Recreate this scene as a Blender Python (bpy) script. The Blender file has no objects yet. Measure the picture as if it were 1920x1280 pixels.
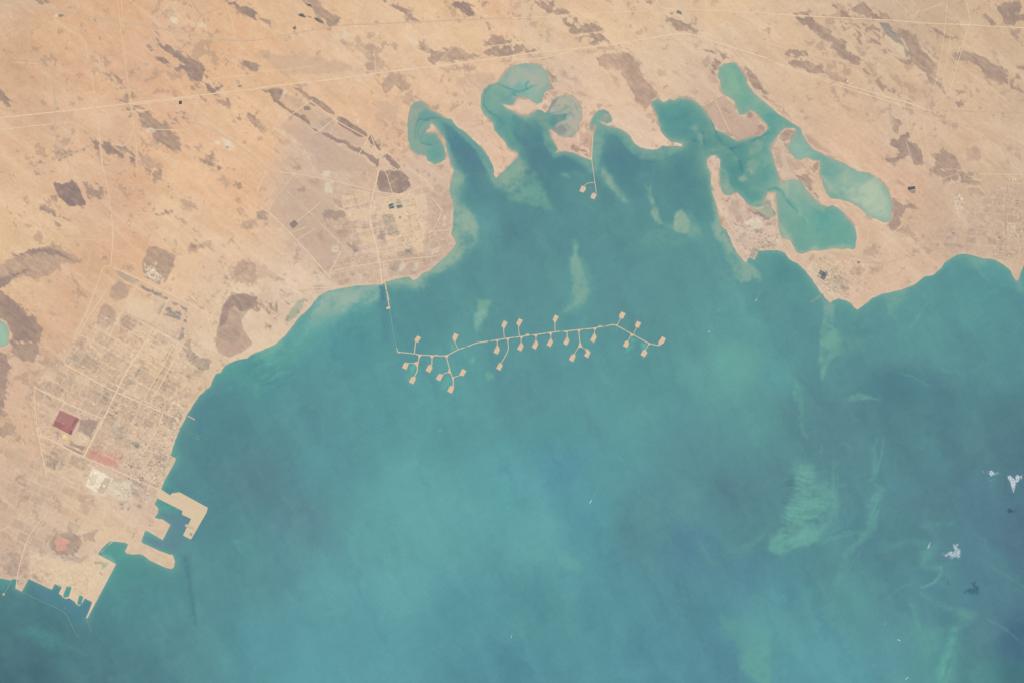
import bpy, bmesh, math, random
import numpy as np
from mathutils import Vector, geometry

# ------------------------------------------------------------------ camera, light, exposure
C = bpy.context.scene.collection
SC = bpy.context.scene
PX = 30.0                                   # one reference cell is 30 m on the ground
CAM_Z = 400000.0                            # orbital height
def WX(px): return (px - 960.0) * PX
def WY(py): return (640.0 - py) * PX

cam_d = bpy.data.cameras.new("camera"); cam = bpy.data.objects.new("camera", cam_d); C.objects.link(cam)
cam_d.sensor_width = 36.0; cam_d.lens = 36.0 * CAM_Z / (1920 * PX)
cam_d.clip_start = 1000.0; cam_d.clip_end = 3.0e6
cam.location = (0, 0, CAM_Z); cam.rotation_euler = (0, 0, 0)
SC.camera = cam

SUN_EL, SUN_AZ = math.radians(50), math.radians(-29.7)      # azimuth clockwise from +Y
w = bpy.data.worlds.new("World"); SC.world = w; w.use_nodes = True
nt = w.node_tree; bg = nt.nodes["Background"]
sky = nt.nodes.new("ShaderNodeTexSky"); sky.sky_type = 'NISHITA'; sky.sun_disc = False
sky.sun_elevation = SUN_EL; sky.sun_rotation = SUN_AZ % (2 * math.pi)
nt.links.new(sky.outputs[0], bg.inputs[0]); bg.inputs[1].default_value = 0.15
sd = Vector((math.sin(SUN_AZ) * math.cos(SUN_EL), math.cos(SUN_AZ) * math.cos(SUN_EL), math.sin(SUN_EL)))
sun_d = bpy.data.lights.new("sun", 'SUN'); sun_d.energy = 2.5; sun_d.angle = math.radians(0.53); sun_d.color = (1, 0.95, 0.88)
sun = bpy.data.objects.new("sun", sun_d); C.objects.link(sun); sun.location = sd * 200000
sun.rotation_euler = sd.to_track_quat('Z', 'Y').to_euler()
SC.view_settings.view_transform = 'Standard'; SC.view_settings.look = 'None'
SC.view_settings.exposure = 0.7; SC.view_settings.gamma = 1.0; SC.view_settings.use_curve_mapping = False

KL = np.array([1.62, 1.70, 1.97])                    # light reaching level ground, per channel, at this exposure
rng = np.random.default_rng(7); random.seed(7)

def lin(c):
    c = np.asarray(c, dtype=np.float64) / 255.0
    return np.where(c <= 0.04045, c / 12.92, ((np.maximum(c, 0) + 0.055) / 1.055) ** 2.4)
def albedo(c): return np.clip(lin(c) / KL, 0.0, 0.85)

# ------------------------------------------------------------------ noise and distance fields
TAB = rng.random((256, 256)).astype(np.float32) * 2 - 1
def vnoise(x, y, seed):
    x = x + seed * 17.31; y = y + seed * 9.77
    xi = np.floor(x).astype(np.int64); yi = np.floor(y).astype(np.int64)
    fx = (x - xi).astype(np.float32); fy = (y - yi).astype(np.float32)
    fx = fx * fx * fx * (fx * (fx * 6 - 15) + 10); fy = fy * fy * fy * (fy * (fy * 6 - 15) + 10)
    a = TAB[xi & 255, yi & 255]; b = TAB[(xi + 1) & 255, yi & 255]
    c = TAB[xi & 255, (yi + 1) & 255]; d = TAB[(xi + 1) & 255, (yi + 1) & 255]
    return (a * (1 - fx) + b * fx) * (1 - fy) + (c * (1 - fx) + d * fx) * fy
def fbm(x, y, wl, octv, seed, gain=0.5):
    s = 0; amp = 1.0; tot = 0
    ca, sa = math.cos(0.6), math.sin(0.6)
    for o in range(octv):
        s = s + amp * vnoise((x * ca - y * sa) / wl, (x * sa + y * ca) / wl, seed + o * 3)
        tot += amp; amp *= gain; wl *= 0.5
    return s / tot * 1.6
def aniso(x, y, ang, wl_long, wl_short, octv, seed):
    a = math.radians(ang); u = x * math.cos(a) + y * math.sin(a); v = -x * math.sin(a) + y * math.cos(a)
    return fbm(u, v * (wl_long / wl_short), wl_long, octv, seed)
def sstep(a, b, x):
    t = np.clip((x - a) / (b - a), 0, 1); return t * t * (3 - 2 * t)

def poly_sdf(x, y, pts):
    """signed distance in cells, positive inside"""
    n = len(pts); d = np.full(x.shape, 1e9, np.float32); ins = np.zeros(x.shape, bool)
    for i in range(n):
        ax, ay = pts[i]; bx, by = pts[(i + 1) % n]
        ex, ey = bx - ax, by - ay; L = ex * ex + ey * ey + 1e-9
        t = np.clip(((x - ax) * ex + (y - ay) * ey) / L, 0, 1)
        d = np.minimum(d, (x - ax - t * ex) ** 2 + (y - ay - t * ey) ** 2)
        if ay != by:
            c = ((ay > y) != (by > y)) & (x < ex * (y - ay) / ey + ax); ins ^= c
    d = np.sqrt(d); return np.where(ins, d, -d)
def line_dist(x, y, pts):
    d = np.full(x.shape, 1e9, np.float32)
    for (ax, ay), (bx, by) in zip(pts[:-1], pts[1:]):
        ex, ey = bx - ax, by - ay; L = ex * ex + ey * ey + 1e-9
        t = np.clip(((x - ax) * ex + (y - ay) * ey) / L, 0, 1)
        d = np.minimum(d, (x - ax - t * ex) ** 2 + (y - ay - t * ey) ** 2)
    return np.sqrt(d)

class Grid:
    def __init__(s, x0, y0, x1, y1, st):
        s.x0, s.y0, s.st = x0, y0, st
        s.xs = np.arange(x0, x1 + st, st); s.ys = np.arange(y0, y1 + st, st)
        s.nx, s.ny = len(s.xs), len(s.ys)
        s.X, s.Y = np.meshgrid(s.xs, s.ys); s.X = s.X.astype(np.float32); s.Y = s.Y.astype(np.float32)
    def win(s, pts, m):
        xs = [p[0] for p in pts]; ys = [p[1] for p in pts]
        i0 = max(0, int((min(xs) - m - s.x0) / s.st)); i1 = min(s.nx, int((max(xs) + m - s.x0) / s.st) + 2)
        j0 = max(0, int((min(ys) - m - s.y0) / s.st)); j1 = min(s.ny, int((max(ys) + m - s.y0) / s.st) + 2)
        return slice(j0, max(j0, j1)), slice(i0, max(i0, i1))
    def coast(s, loops, band):
        d = np.full(s.X.shape, band * band, np.float32); ins = np.zeros(s.X.shape, bool)
        for pts in loops:
            n = len(pts)
            for i in range(n):
                a, b = pts[i], pts[(i + 1) % n]
                w_ = s.win([a, b], band)
                if w_[0].start < w_[0].stop and w_[1].start < w_[1].stop:
                    x, y = s.X[w_], s.Y[w_]
                    ex, ey = b[0] - a[0], b[1] - a[1]; L = ex * ex + ey * ey + 1e-9
                    t = np.clip(((x - a[0]) * ex + (y - a[1]) * ey) / L, 0, 1)
                    d[w_] = np.minimum(d[w_], (x - a[0] - t * ex) ** 2 + (y - a[1] - t * ey) ** 2)
                lo, hi = min(a[1], b[1]), max(a[1], b[1])
                if hi > lo:
                    j0 = max(0, int(math.ceil((lo - s.y0) / s.st))); j1 = min(s.ny, int(math.ceil((hi - s.y0) / s.st)))
                    if j1 > j0:
                        yy = s.ys[j0:j1]; xi = a[0] + (b[0] - a[0]) * (yy - a[1]) / (b[1] - a[1])
                        ins[j0:j1] ^= s.X[j0:j1] < xi[:, None]
        d = np.sqrt(d); return np.where(ins, d, -d)
    def sample(s, F, x, y):
        u = min(max((x - s.x0) / s.st, 0), s.nx - 1.001); v = min(max((y - s.y0) / s.st, 0), s.ny - 1.001)
        i, j = int(u), int(v); fx, fy = u - i, v - j
        return float((F[j, i] * (1 - fx) + F[j, i + 1] * fx) * (1 - fy) + (F[j + 1, i] * (1 - fx) + F[j + 1, i + 1] * fx) * fy)

# survey sheets: each measured point list belongs to one sheet (origin, scale)
SHEET = dict(A=(0, 0, 4), B=(480, 0, 4), C=(960, 0, 4), D=(1440, 0, 4), E=(0, 320, 4), F=(480, 320, 4), G=(960, 320, 4),
             H=(1440, 320, 4), I=(0, 640, 4), J=(480, 640, 4), K=(960, 640, 4), L=(1440, 640, 4), M=(0, 960, 4), N=(480, 960, 4),
             O=(960, 960, 4), Q=(1440, 960, 4), R=(0, 0, 1),
             a=(735, 580, 10.667), b=(735, 660, 10.667), c=(900, 580, 10.667), d=(1050, 580, 9.143), e=(660, 320, 9.143),
             f=(660, 420, 9.143), g=(1320, 360, 9.143), h=(1740, 320, 10.667), i=(1740, 410, 10.667), j=(1500, 480, 10.667),
             k=(240, 440, 10.667), l=(200, 540, 9.143), m=(60, 740, 9.143), n=(170, 740, 10.667), o=(140, 840, 9.143),
             p=(0, 1020, 7.111), q=(1820, 860, 12.8), r=(1720, 1000, 9.143), s=(1420, 840, 5.819), t=(300, 0, 5.333))
def pts(sheet, s):
    ox, oy, k = SHEET[sheet]
    v = [float(t) for t in s.replace(',', ' ').split()]
    return [(ox + v[i] / k, oy + v[i + 1] / k) for i in range(0, len(v), 2)]
# ------------------------------------------------------------------ survey data: shoreline
COAST = pts('R', '''-260,1090 -120,1086 0,1083.5 20,1087.5 25,1085 36,1086 28,1102 41,1108.6 54,1084.7 97,1105 103,1094 116,1100 110,1112 115,1115.6 117.4,1119
124,1122.5 129,1120.5 141,1127.6 140.6,1130 149,1135.5 154,1131 159,1121 173,1128 168,1141 161,1158 164,1158.5 218,1056.6 183.5,1038 192,1027 200,1019 207,1014 220,1015 235,1017
240,1020 237,1027 234,1032 237,1037 250,1039 262,1038 270,1041 274,1044 279,1049 300,1059 312,1064 320,1066 325,1064 327,1060 328,1051 324,1039 319,1039 300,1032 267,1017 265,1014
272,995 277,995 305,1012 320,983 304,972 297,972 290,969 296,962 297,952 290,944 295,934 302,917 309,900 317,885 325,870 330,859 320,854 323,842 327,829 337,805 345,790 352,775
360,762 375,740 386,731 395,722 400,711 405,701 414,699 422,685 432,679 442,675 460,672 480,661 505,651 524,640 535,628 545,617 560,597 580,577 597,557 612,547 640,541 670,536
700,534 712,534 716,534 722,529 745,523 767,519 775,526 784,522 792,514 807,506 820,495 837,480 850,466 855,456 852,449 846,440 849,425 850,402 849,380 845,370 842,357 844,349 847,340
851,320 846,308 842,295 837,277 836,265 830,257 822,245 817,238 812,232 807,232 805,240 799,244 797,248 805,250 816,249 827,265 832,275 836,290 834,300 825,305 815,308 802,302 799,292
782,289 771,280 765,262 764,237 766,212 770,200 777,191 790,190 796,194 802,200 806,206 817,211 830,220 847,225 857,239 870,246 882,257 895,270 910,285 920,302 927,320 926,327 930,334 945,320
960,306 970,297 972,290 968,285 960,282 952,277 947,267 937,257 927,245 925,232 915,222 907,215 902,200 902,180 907,167 917,159 932,155 937,152 947,137 957,127 967,122 985,119 1002,120 1017,125
1026,136 1032,152 1031,167 1021,175 1016,192 1007,195 999,192 992,186 980,184 970,182 967,190 963,198 955,198 941,195 948,202 960,208 962,210 975,217 992,217 1001,212 1007,206 1014,206
1022,212 1029,206 1035,190 1047,182 1060,179 1072,181 1082,190 1090,202 1091,217 1086,232 1082,247 1072,257 1060,257 1047,254 1035,242 1029,244 1032,255 1040,270 1046,280 1042,286 1060,285
1075,287 1092,295 1105,299 1109,301 1109,290 1110,267 1112,250 1117,240 1116,233 1110,241 1105,246 1106,238 1110,222 1114,215 1122,207 1132,205 1142,210 1146,219 1148,229 1138,232 1130,229 1121,226 1126,230
1132,234 1142,237 1160,241 1172,247 1182,257 1190,270 1202,277 1215,280 1232,281 1242,274 1255,274 1279,274.5 1279,270 1272,268 1260,267 1249,259 1239,246 1235,230 1232,215 1227,207 1221,200
1222,191 1231,186 1245,192 1256,187 1264,189 1275,184 1287,184 1297,187 1310,196 1320,205 1330,220 1337,232 1342,244 1357,250 1370,257 1382,265 1395,261 1415,256 1427,255 1437,246 1440,240 1436,232
1430,225 1422,217 1415,209 1405,207 1397,215 1387,215 1381,202 1377,191 1370,185 1357,177 1352,170 1351,155 1346,142 1349,127 1357,120 1372,117 1382,122 1392,135 1399,147 1400,157 1410,170 1422,182
1440,196.5 1455,210 1472,222 1490,234 1500,240 1504,250 1512,265 1525,280 1542,289 1565,300 1585,307 1600,317 1612,322 1630,325 1645,335 1660,350 1670,365 1674,385 1672,405 1670,414 1657,417 1647,412
1627,406 1620,397 1607,387 1595,380 1580,375 1557,372 1550,362 1542,345 1539,330 1537,312 1537,301 1527,301.5 1512,296 1502,300 1491,297 1480,285 1476,275 1482,265 1490,252 1492,241 1485,240 1472,241
1464,247 1455,260 1446,272 1445,282 1451,300 1457,320 1462,335 1464,346 1472,341 1485,336 1495,339 1505,345 1515,360 1525,372 1540,384 1550,388 1560,385 1570,389 1580,397 1590,410 1600,422 1605,432
1606,447 1604,464 1600,467 1580,467 1562,466 1545,469 1525,470 1505,476 1495,475 1489,462 1480,450 1467,445 1461,432 1459,415 1457,390 1455,367 1455,360 1440,361 1434,377 1431,386 1420,389 1405,386
1392,371 1382,361 1374,363 1365,367 1358,364 1352,357 1349,342 1349,320 1350,300 1342,292 1332,292 1326,300 1327,315 1330,320 1335,352 1342,382 1350,412 1351,422 1362,432 1370,452 1382,475
1395,490 1400,492 1402,486 1406,484 1415,487 1422,470 1440,470 1455,469 1472,475 1480,486 1497,495 1510,509 1520,522 1530,535 1540,550 1550,561 1556,569 1562,564 1572,560 1587,564 1592,567 1597,571
1601,576 1607,581 1611,580 1622,570 1635,560 1652,552 1677,547 1700,540 1717,532 1732,520 1750,516 1762,505 1772,492 1790,480 1805,476 1825,480 1845,485 1865,487 1882,497 1895,507 1902,522 1904,527
1909,526 1915,507 1920,497 1935,470 1990,420 2200,380 2200,-400 -260,-400''')
HOLES = [pts('E', '-60,1120 0,1120 30,1140 55,1175 66,1215 66,1260 58,1300 20,1322 -60,1335'),
         pts('p', '890,560 955,570 920,690 870,710 840,690'), pts('p', '1060,675 1110,695 1085,790 1055,805 1030,785')]

# ------------------------------------------------------------------ survey data: ground colour control points (sRGB as seen at midday)
GROUND = [(0, 0, 215, 178, 142), (40, 110, 214, 172, 134), (200, 30, 220, 176, 138), (160, 110, 221, 179, 143), (60, 200, 217, 176, 139), (250, 130, 219, 176, 140), (420, 60, 226, 181, 140),
          (400, 130, 228, 185, 145), (500, 90, 226, 184, 143), (560, 120, 224, 184, 147), (640, 90, 228, 190, 152), (700, 60, 224, 186, 148), (640, 30, 226, 186, 146), (820, 30, 226, 187, 146),
          (880, 60, 226, 190, 152), (940, 15, 228, 184, 145), (1000, 40, 224, 190, 152), (1100, 40, 226, 189, 149), (1180, 60, 226, 190, 152), (1250, 110, 222, 190, 156), (1350, 20, 226, 190, 150),
          (1380, 80, 220, 188, 156), (1330, 140, 216, 184, 154), (1500, 60, 216, 183, 150), (1640, 140, 214, 182, 150), (1740, 40, 206, 176, 145), (1820, 120, 212, 180, 148), (1900, 60, 208, 176, 146),
          (1900, 260, 214, 182, 152), (1600, 220, 218, 184, 152), (1700, 230, 216, 183, 153), (1580, 270, 219, 183, 154), (1640, 300, 218, 182, 153), (1820, 250, 213, 180, 151), (1500, 160, 216, 183, 152),
          (1700, 350, 218, 180, 152), (1760, 380, 206, 176, 150), (1850, 390, 205, 176, 150), (1800, 430, 203, 174, 150), (1880, 330, 205, 176, 148), (1660, 440, 212, 180, 152), (1600, 500, 214, 183, 156),
          (1560, 520, 208, 182, 156), (1700, 500, 212, 180, 153), (1620, 560, 214, 182, 155), (1560, 550, 209, 184, 160), (1500, 400, 210, 182, 158), (1480, 470, 214, 184, 158), (1400, 440, 212, 182, 158), (1345, 360, 216, 183, 156),
          (1380, 240, 206, 178, 156), (1450, 300, 206, 180, 158), (1520, 300, 214, 182, 154), (1050, 180, 222, 190, 160), (1140, 180, 224, 190, 158), (1200, 220, 224, 190, 160), (1230, 265, 226, 192, 164), (1000, 205, 220, 188, 158), (1060, 275, 218, 184, 158),
          (850, 180, 226, 188, 152), (900, 130, 226, 190, 155), (700, 170, 226, 184, 145), (650, 200, 228, 186, 146), (760, 130, 226, 190, 154), (800, 80, 230, 196, 160), (700, 110, 226, 190, 152), (600, 120, 222, 184, 146),
          (700, 220, 226, 184, 147), (740, 250, 222, 182, 148), (900, 300, 226, 190, 160), (500, 260, 228, 184, 144), (460, 230, 228, 186, 148), (400, 230, 226, 184, 146), (340, 230, 221, 177, 140), (300, 150, 220, 176, 139),
          (180, 240, 224, 184, 147), (80, 250, 220, 182, 146), (60, 290, 224, 182, 144), (280, 300, 228, 184, 144), (350, 310, 230, 186, 146), (250, 350, 222, 178, 142), (60, 340, 228, 188, 150), (30, 400, 228, 188, 148),
          (100, 440, 226, 188, 148), (220, 380, 218, 176, 140), (230, 460, 220, 176, 140), (320, 400, 230, 192, 152), (380, 340, 230, 186, 146), (440, 360, 228, 182, 143), (420, 420, 226, 184, 145), (360, 460, 228, 190, 150),
          (340, 500, 230, 192, 153), (420, 470, 230, 194, 156), (460, 420, 228, 186, 147), (520, 450, 230, 194, 158), (490, 500, 228, 194, 160), (560, 520, 230, 198, 166), (140, 560, 218, 176, 140), (100, 620, 217, 176, 141),
          (170, 500, 218, 176, 140), (60, 540, 222, 184, 146), (40, 470, 226, 190, 150), (440, 560, 230, 202, 170), (400, 530, 224, 190, 156), (470, 640, 228, 200, 168), (420, 640, 226, 198, 165), (520, 570, 222, 192, 162),
          (260, 580, 224, 188, 152), (200, 560, 220, 182, 146), (320, 600, 221, 188, 156), (200, 680, 214, 180, 148), (140, 680, 214, 178, 146), (280, 680, 222, 188, 152), (340, 660, 220, 190, 158), (240, 730, 214, 182, 151),
          (330, 740, 216, 186, 154), (100, 720, 212, 176, 144), (30, 720, 216, 178, 146), (40, 780, 214, 178, 146), (200, 790, 208, 178, 150), (280, 780, 212, 180, 150), (330, 800, 216, 186, 156), (60, 840, 212, 176, 146),
          (20, 900, 214, 180, 150), (100, 900, 210, 180, 150), (150, 940, 218, 186, 154), (260, 880, 214, 184, 156), (300, 860, 216, 188, 158), (280, 940, 212, 184, 156), (60, 960, 212, 180, 150), (180, 980, 220, 190, 158),
          (100, 1000, 214, 184, 153), (240, 1000, 220, 190, 158), (30, 1020, 208, 176, 148), (20, 1070, 204, 176, 152), (300, 1045, 218, 190, 158), (120, 1080, 220, 196, 166), (180, 1080, 216, 194, 168), (280, 975, 216, 186, 158),
          (560, 440, 204, 174, 150), (620, 460, 205, 176, 152), (560, 380, 208, 178, 152), (620, 520, 212, 184, 158), (700, 400, 218, 186, 158), (700, 500, 216, 186, 158), (760, 430, 220, 188, 160), (800, 420, 216, 184, 156), (830, 400, 206, 176, 153), (830, 460, 208, 178, 154),
          (780, 500, 210, 180, 155), (680, 520, 220, 190, 164), (640, 320, 212, 182, 154), (790, 330, 212, 180, 154), (830, 340, 208, 178, 152), (600, 280, 206, 176, 152), (560, 300, 208, 178, 152)]

# sea colour control points, with the air's haze veil put into the tones
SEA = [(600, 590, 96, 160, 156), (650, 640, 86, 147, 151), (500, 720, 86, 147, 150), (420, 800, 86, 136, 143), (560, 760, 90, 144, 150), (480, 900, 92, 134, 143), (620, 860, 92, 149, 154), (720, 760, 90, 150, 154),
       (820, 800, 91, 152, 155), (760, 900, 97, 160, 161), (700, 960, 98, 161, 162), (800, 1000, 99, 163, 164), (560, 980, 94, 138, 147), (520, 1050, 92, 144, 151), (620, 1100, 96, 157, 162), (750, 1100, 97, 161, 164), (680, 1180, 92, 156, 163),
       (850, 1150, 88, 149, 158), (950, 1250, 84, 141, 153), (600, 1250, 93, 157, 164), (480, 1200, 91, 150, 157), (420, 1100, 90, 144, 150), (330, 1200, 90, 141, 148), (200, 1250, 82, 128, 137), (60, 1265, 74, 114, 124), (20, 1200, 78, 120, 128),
       (50, 1150, 82, 132, 137), (120, 1240, 80, 126, 133), (280, 1100, 84, 138, 143), (400, 980, 88, 137, 145), (440, 1040, 88, 142, 146), (950, 900, 92, 158, 162), (880, 980, 98, 163, 164), (1050, 880, 88, 147, 160), (1050, 800, 91, 150, 153), (1200, 780, 95, 155, 156), (1150, 880, 93, 153, 157), (1100, 960, 90, 154, 162),
       (1300, 850, 92, 142, 148), (1380, 920, 88, 132, 141), (1250, 950, 92, 142, 149), (1000, 1000, 96, 160, 162), (1100, 1050, 91, 153, 160), (1200, 1000, 90, 139, 147), (1290, 1020, 87, 134, 150), (1400, 1000, 88, 137, 142), (1150, 1150, 87, 147, 155),
       (1000, 1150, 86, 145, 151), (1300, 1150, 85, 139, 149), (1350, 1240, 85, 138, 151), (1220, 1240, 85, 141, 153), (1440, 1200, 94, 155, 158), (1500, 1240, 94, 157, 164), (1470, 1120, 90, 148, 156), (1400, 1080, 86, 136, 149), (1580, 1250, 92, 154, 161), (1700, 1110, 90, 140, 150), (1600, 1120, 92, 150, 152), (1560, 1060, 88, 140, 146),
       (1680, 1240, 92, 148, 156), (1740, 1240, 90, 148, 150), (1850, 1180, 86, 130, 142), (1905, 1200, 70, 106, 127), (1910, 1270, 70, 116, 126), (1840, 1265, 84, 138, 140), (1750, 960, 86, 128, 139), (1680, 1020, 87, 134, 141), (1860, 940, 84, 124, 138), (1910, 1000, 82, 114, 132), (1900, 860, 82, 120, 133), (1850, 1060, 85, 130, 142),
       (1900, 780, 83, 126, 135), (1750, 760, 83, 127, 138), (1680, 720, 82, 126, 136), (1900, 680, 88, 140, 145), (1800, 600, 96, 154, 154), (1850, 540, 92, 150, 152), (1780, 520, 92, 148, 150), (1700, 600, 94, 150, 151), (1750, 560, 96, 152, 152), (1820, 660, 92, 144, 147), (1660, 640, 92, 145, 148), (1500, 600, 91, 144, 148),
       (1450, 560, 95, 150, 151), (1480, 510, 85, 142, 144), (1400, 600, 97, 156, 156), (1300, 600, 96, 153, 153), (1250, 550, 95, 150, 151), (1460, 700, 94, 152, 152), (1380, 690, 102, 162, 155), (1560, 790, 90, 136, 143), (1500, 780, 92, 140, 143), (1430, 800, 94, 150, 149), (1600, 840, 92, 138, 145), (1650, 800, 88, 134, 142), (1480, 860, 90, 137, 143),
       (1560, 690, 90, 140, 145), (1200, 700, 92, 151, 152), (1100, 720, 93, 151, 153), (980, 710, 92, 147, 151), (880, 700, 92, 151, 152), (1000, 560, 92, 146, 149), (950, 480, 90, 140, 145), (900, 560, 95, 151, 152), (1150, 520, 95, 148, 151), (1050, 420, 93, 145, 148), (980, 430, 90, 138, 145),
       (900, 420, 96, 151, 152), (880, 310, 90, 134, 142), (860, 270, 88, 130, 141), (900, 350, 91, 140, 146), (1000, 320, 90, 138, 144), (1020, 290, 88, 134, 142), (1180, 330, 90, 137, 143), (1160, 290, 88, 132, 141), (1280, 320, 90, 140, 143), (1240, 420, 93, 145, 146), (1300, 360, 90, 140, 143), (1330, 500, 96, 149, 150), (1200, 470, 96, 149, 150),
       (820, 560, 92, 147, 150), (790, 610, 90, 148, 151), (980, 140, 128, 184, 166), (990, 178, 115, 180, 163), (930, 190, 108, 166, 150), (912, 205, 96, 160, 147), (930, 230, 92, 152, 146), (1000, 240, 88, 140, 143), (960, 250, 96, 156, 148),
       (775, 230, 118, 165, 150), (785, 270, 110, 166, 150), (815, 290, 98, 165, 154), (800, 210, 104, 158, 148), (832, 235, 94, 146, 146), (1120, 222, 104, 160, 150), (1125, 260, 104, 160, 150), (1150, 270, 92, 142, 144), (1290, 225, 95, 151, 146), (1250, 200, 98, 158, 148), (1300, 260, 96, 150, 145),
       (1370, 140, 104, 176, 151), (1385, 170, 102, 176, 148), (1420, 205, 98, 165, 149), (1460, 240, 97, 163, 150), (1440, 290, 96, 158, 147), (1500, 275, 116, 180, 162), (1550, 320, 108, 170, 156), (1600, 350, 126, 186, 164), (1640, 390, 134, 194, 168), (1600, 330, 124, 182, 160),
       (1480, 350, 124, 180, 157), (1490, 390, 106, 172, 154), (1540, 410, 90, 165, 152), (1570, 440, 92, 166, 150), (1470, 420, 110, 171, 152), (1520, 450, 100, 168, 150), (1390, 340, 93, 150, 145), (1370, 280, 100, 156, 146), (1420, 350, 95, 155, 148), (1410, 280, 98, 156, 144), (5, 625, 148, 194, 166), (220, 1025, 86, 150, 143)]
# ------------------------------------------------------------------ survey data: rock flats, salt flats, worked ground
# key: colour, strength, edge softness, edge raggedness, mottling
KIND = dict(S=((158, 136, 126), .97, .8, 2.4, .26), D=((146, 126, 121), .97, .9, 2.2, .2), M=((168, 144, 130), .88, 1.0, 2.6, .36), L=((184, 156, 138), .74, 1.5, 2.8, .42),
            T=((176, 150, 134), .9, .8, 3.0, .75), G=((150, 142, 136), .85, 1.0, 1.6, .3), g=((180, 162, 145), .6, 2.0, 2.0, .4), Y=((196, 168, 148), .65, 3.0, 2.5, .25),
            P=((228, 198, 166), .8, .8, .5, .1), p=((226, 198, 166), .6, 2.0, 1.5, .3), W=((230, 216, 192), .85, 1.0, 1.6, .45), K=((84, 92, 94), .9, .8, 1.6, .25),
            w=((226, 206, 180), .6, 2.0, 2.0, .6), V=((160, 172, 150), .8, .9, 1.0, .25), v=((170, 160, 140), .6, 1.4, 1.5, .5), U=((168, 142, 134), .8, 1.0, 1.2, .3), q=((150, 140, 134), .75, 1.0, 1.6, .8))
LAND = []
def P(sheet, key, *shapes, al=None, rag=None, soft=None):
    k = KIND[key]
    for s in shapes:
        LAND.append((pts(sheet, s), k[0], k[1] if al is None else al, k[2] if soft is None else soft, k[3] if rag is None else rag, k[4]))
# north-west desert
P('A', 'S', '1150,240 1175,260 1190,310 1220,340 1245,315 1290,350 1320,385 1420,430 1470,455 1540,490 1545,530 1520,600 1470,600 1400,560 1385,528 1310,530 1360,480 1290,430 1230,395 1190,345 1165,310 1145,260',
  '1180,430 1230,430 1270,450 1260,485 1220,470', '1530,625 1570,615 1610,650 1665,660 1650,690 1580,690 1545,670', '0,650 30,680 55,740 90,780 95,815 60,810 20,770 -20,760',
  '1830,460 1870,462 1930,480 1950,520 1920,540 1860,530 1835,500', '660,1040 700,1060 745,1080 750,1140 715,1145 700,1090', '770,1065 830,1075 900,1110 935,1150 960,1180 920,1180 870,1150 790,1160 775,1120',
  '1700,0 1780,10 1860,50 1920,90 1920,150 1860,130 1800,90 1760,50 1720,30', '655,990 690,1000 680,1022 662,1015', '945,1165 1000,1185 1010,1225 975,1215')
P('A', 'M', '870,575 915,600 910,630 880,610', '820,560 832,566 850,610 825,612', '865,650 945,640 940,672 880,668', '880,745 930,735 960,697 970,770 900,770', '980,688 1000,690 1017,745 990,747', '925,790 975,790 985,835 950,830',
  '985,788 1060,790 1090,820 1000,820', '1035,840 1110,830 1150,890 1240,930 1260,970 1310,985 1350,1060 1360,1130 1300,1120 1230,1080 1180,1060 1140,1030 1120,980 1060,960 1045,900 1020,870',
  '830,1075 930,1095 1000,1130 1015,1180 950,1150 880,1110', '1480,1190 1540,1180 1590,1140 1600,1180 1580,1220 1660,1240 1700,1260 1660,1280 1600,1270 1550,1220 1500,1215', '1700,730 1720,740 1720,790 1690,800 1660,800', '1620,740 1660,740 1640,770',
  '1515,728 1550,745 1560,770 1540,770', '1800,810 1870,840 1920,860 1930,960 1880,920 1850,860', '1750,870 1810,880 1800,910', '260,8 350,3 360,30 300,35', '740,160 765,170 800,205 770,190', '695,155 720,155 710,165', '960,870 985,860 985,880', '785,545 815,540 800,560', '1165,125 1190,130 1180,142', '1545,555 1570,575 1560,590 1540,585')
P('A', 'L', '1040,1150 1100,1180 1160,1220 1220,1280 1130,1280 1060,1240', '1390,1080 1450,1090 1520,1100 1500,1140 1440,1115 1395,1100', '745,580 760,575 770,610 755,605', '1680,430 1710,440 1745,480 1700,462', '400,1100 470,1090 520,1160 420,1170', '790,1190 830,1200 820,1230 800,1230', '690,1240 720,1238 715,1260 695,1260', '840,1030 885,1030 870,1050', '1850,1260 1880,1280 1900,1330 1860,1300', '570,125 600,150 580,150')
P('A', 'T', '1065,300 1130,300 1165,375 1130,385 1095,350', '1425,630 1530,625 1545,690 1440,680', '1240,850 1400,850 1410,925 1280,920', '1790,450 1825,460 1830,510 1800,505', '510,1095 545,1095 540,1115', '380,1160 700,1090 640,1130 520,1180 240,1260 200,1260')
P('A', 'W', '1285,130 1330,128 1355,160 1325,185 1275,165', '1480,185 1530,170 1550,205 1480,214', '1610,1055 1650,1050 1655,1085 1615,1085', '1665,1045 1720,1060 1765,1110 1725,1130 1690,1110', '1110,965 1150,960 1165,980 1140,1005 1100,985', '400,105 440,108 430,130 400,125')
P('A', 'K', '435,110 485,112 485,125 445,125', '1690,1100 1715,1105 1710,1118', al=.6)
P('A', 'w', '40,200 130,230 180,215 150,260 60,300 30,290', '400,440 460,470 540,560 560,620 500,560 420,480', '1220,15 1335,15 1330,100 1215,100', '530,210 600,200 590,250 550,240', '0,100 60,140 90,120 130,150 60,170 0,150', '260,930 360,930 350,970 270,965', al=.35)
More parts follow.
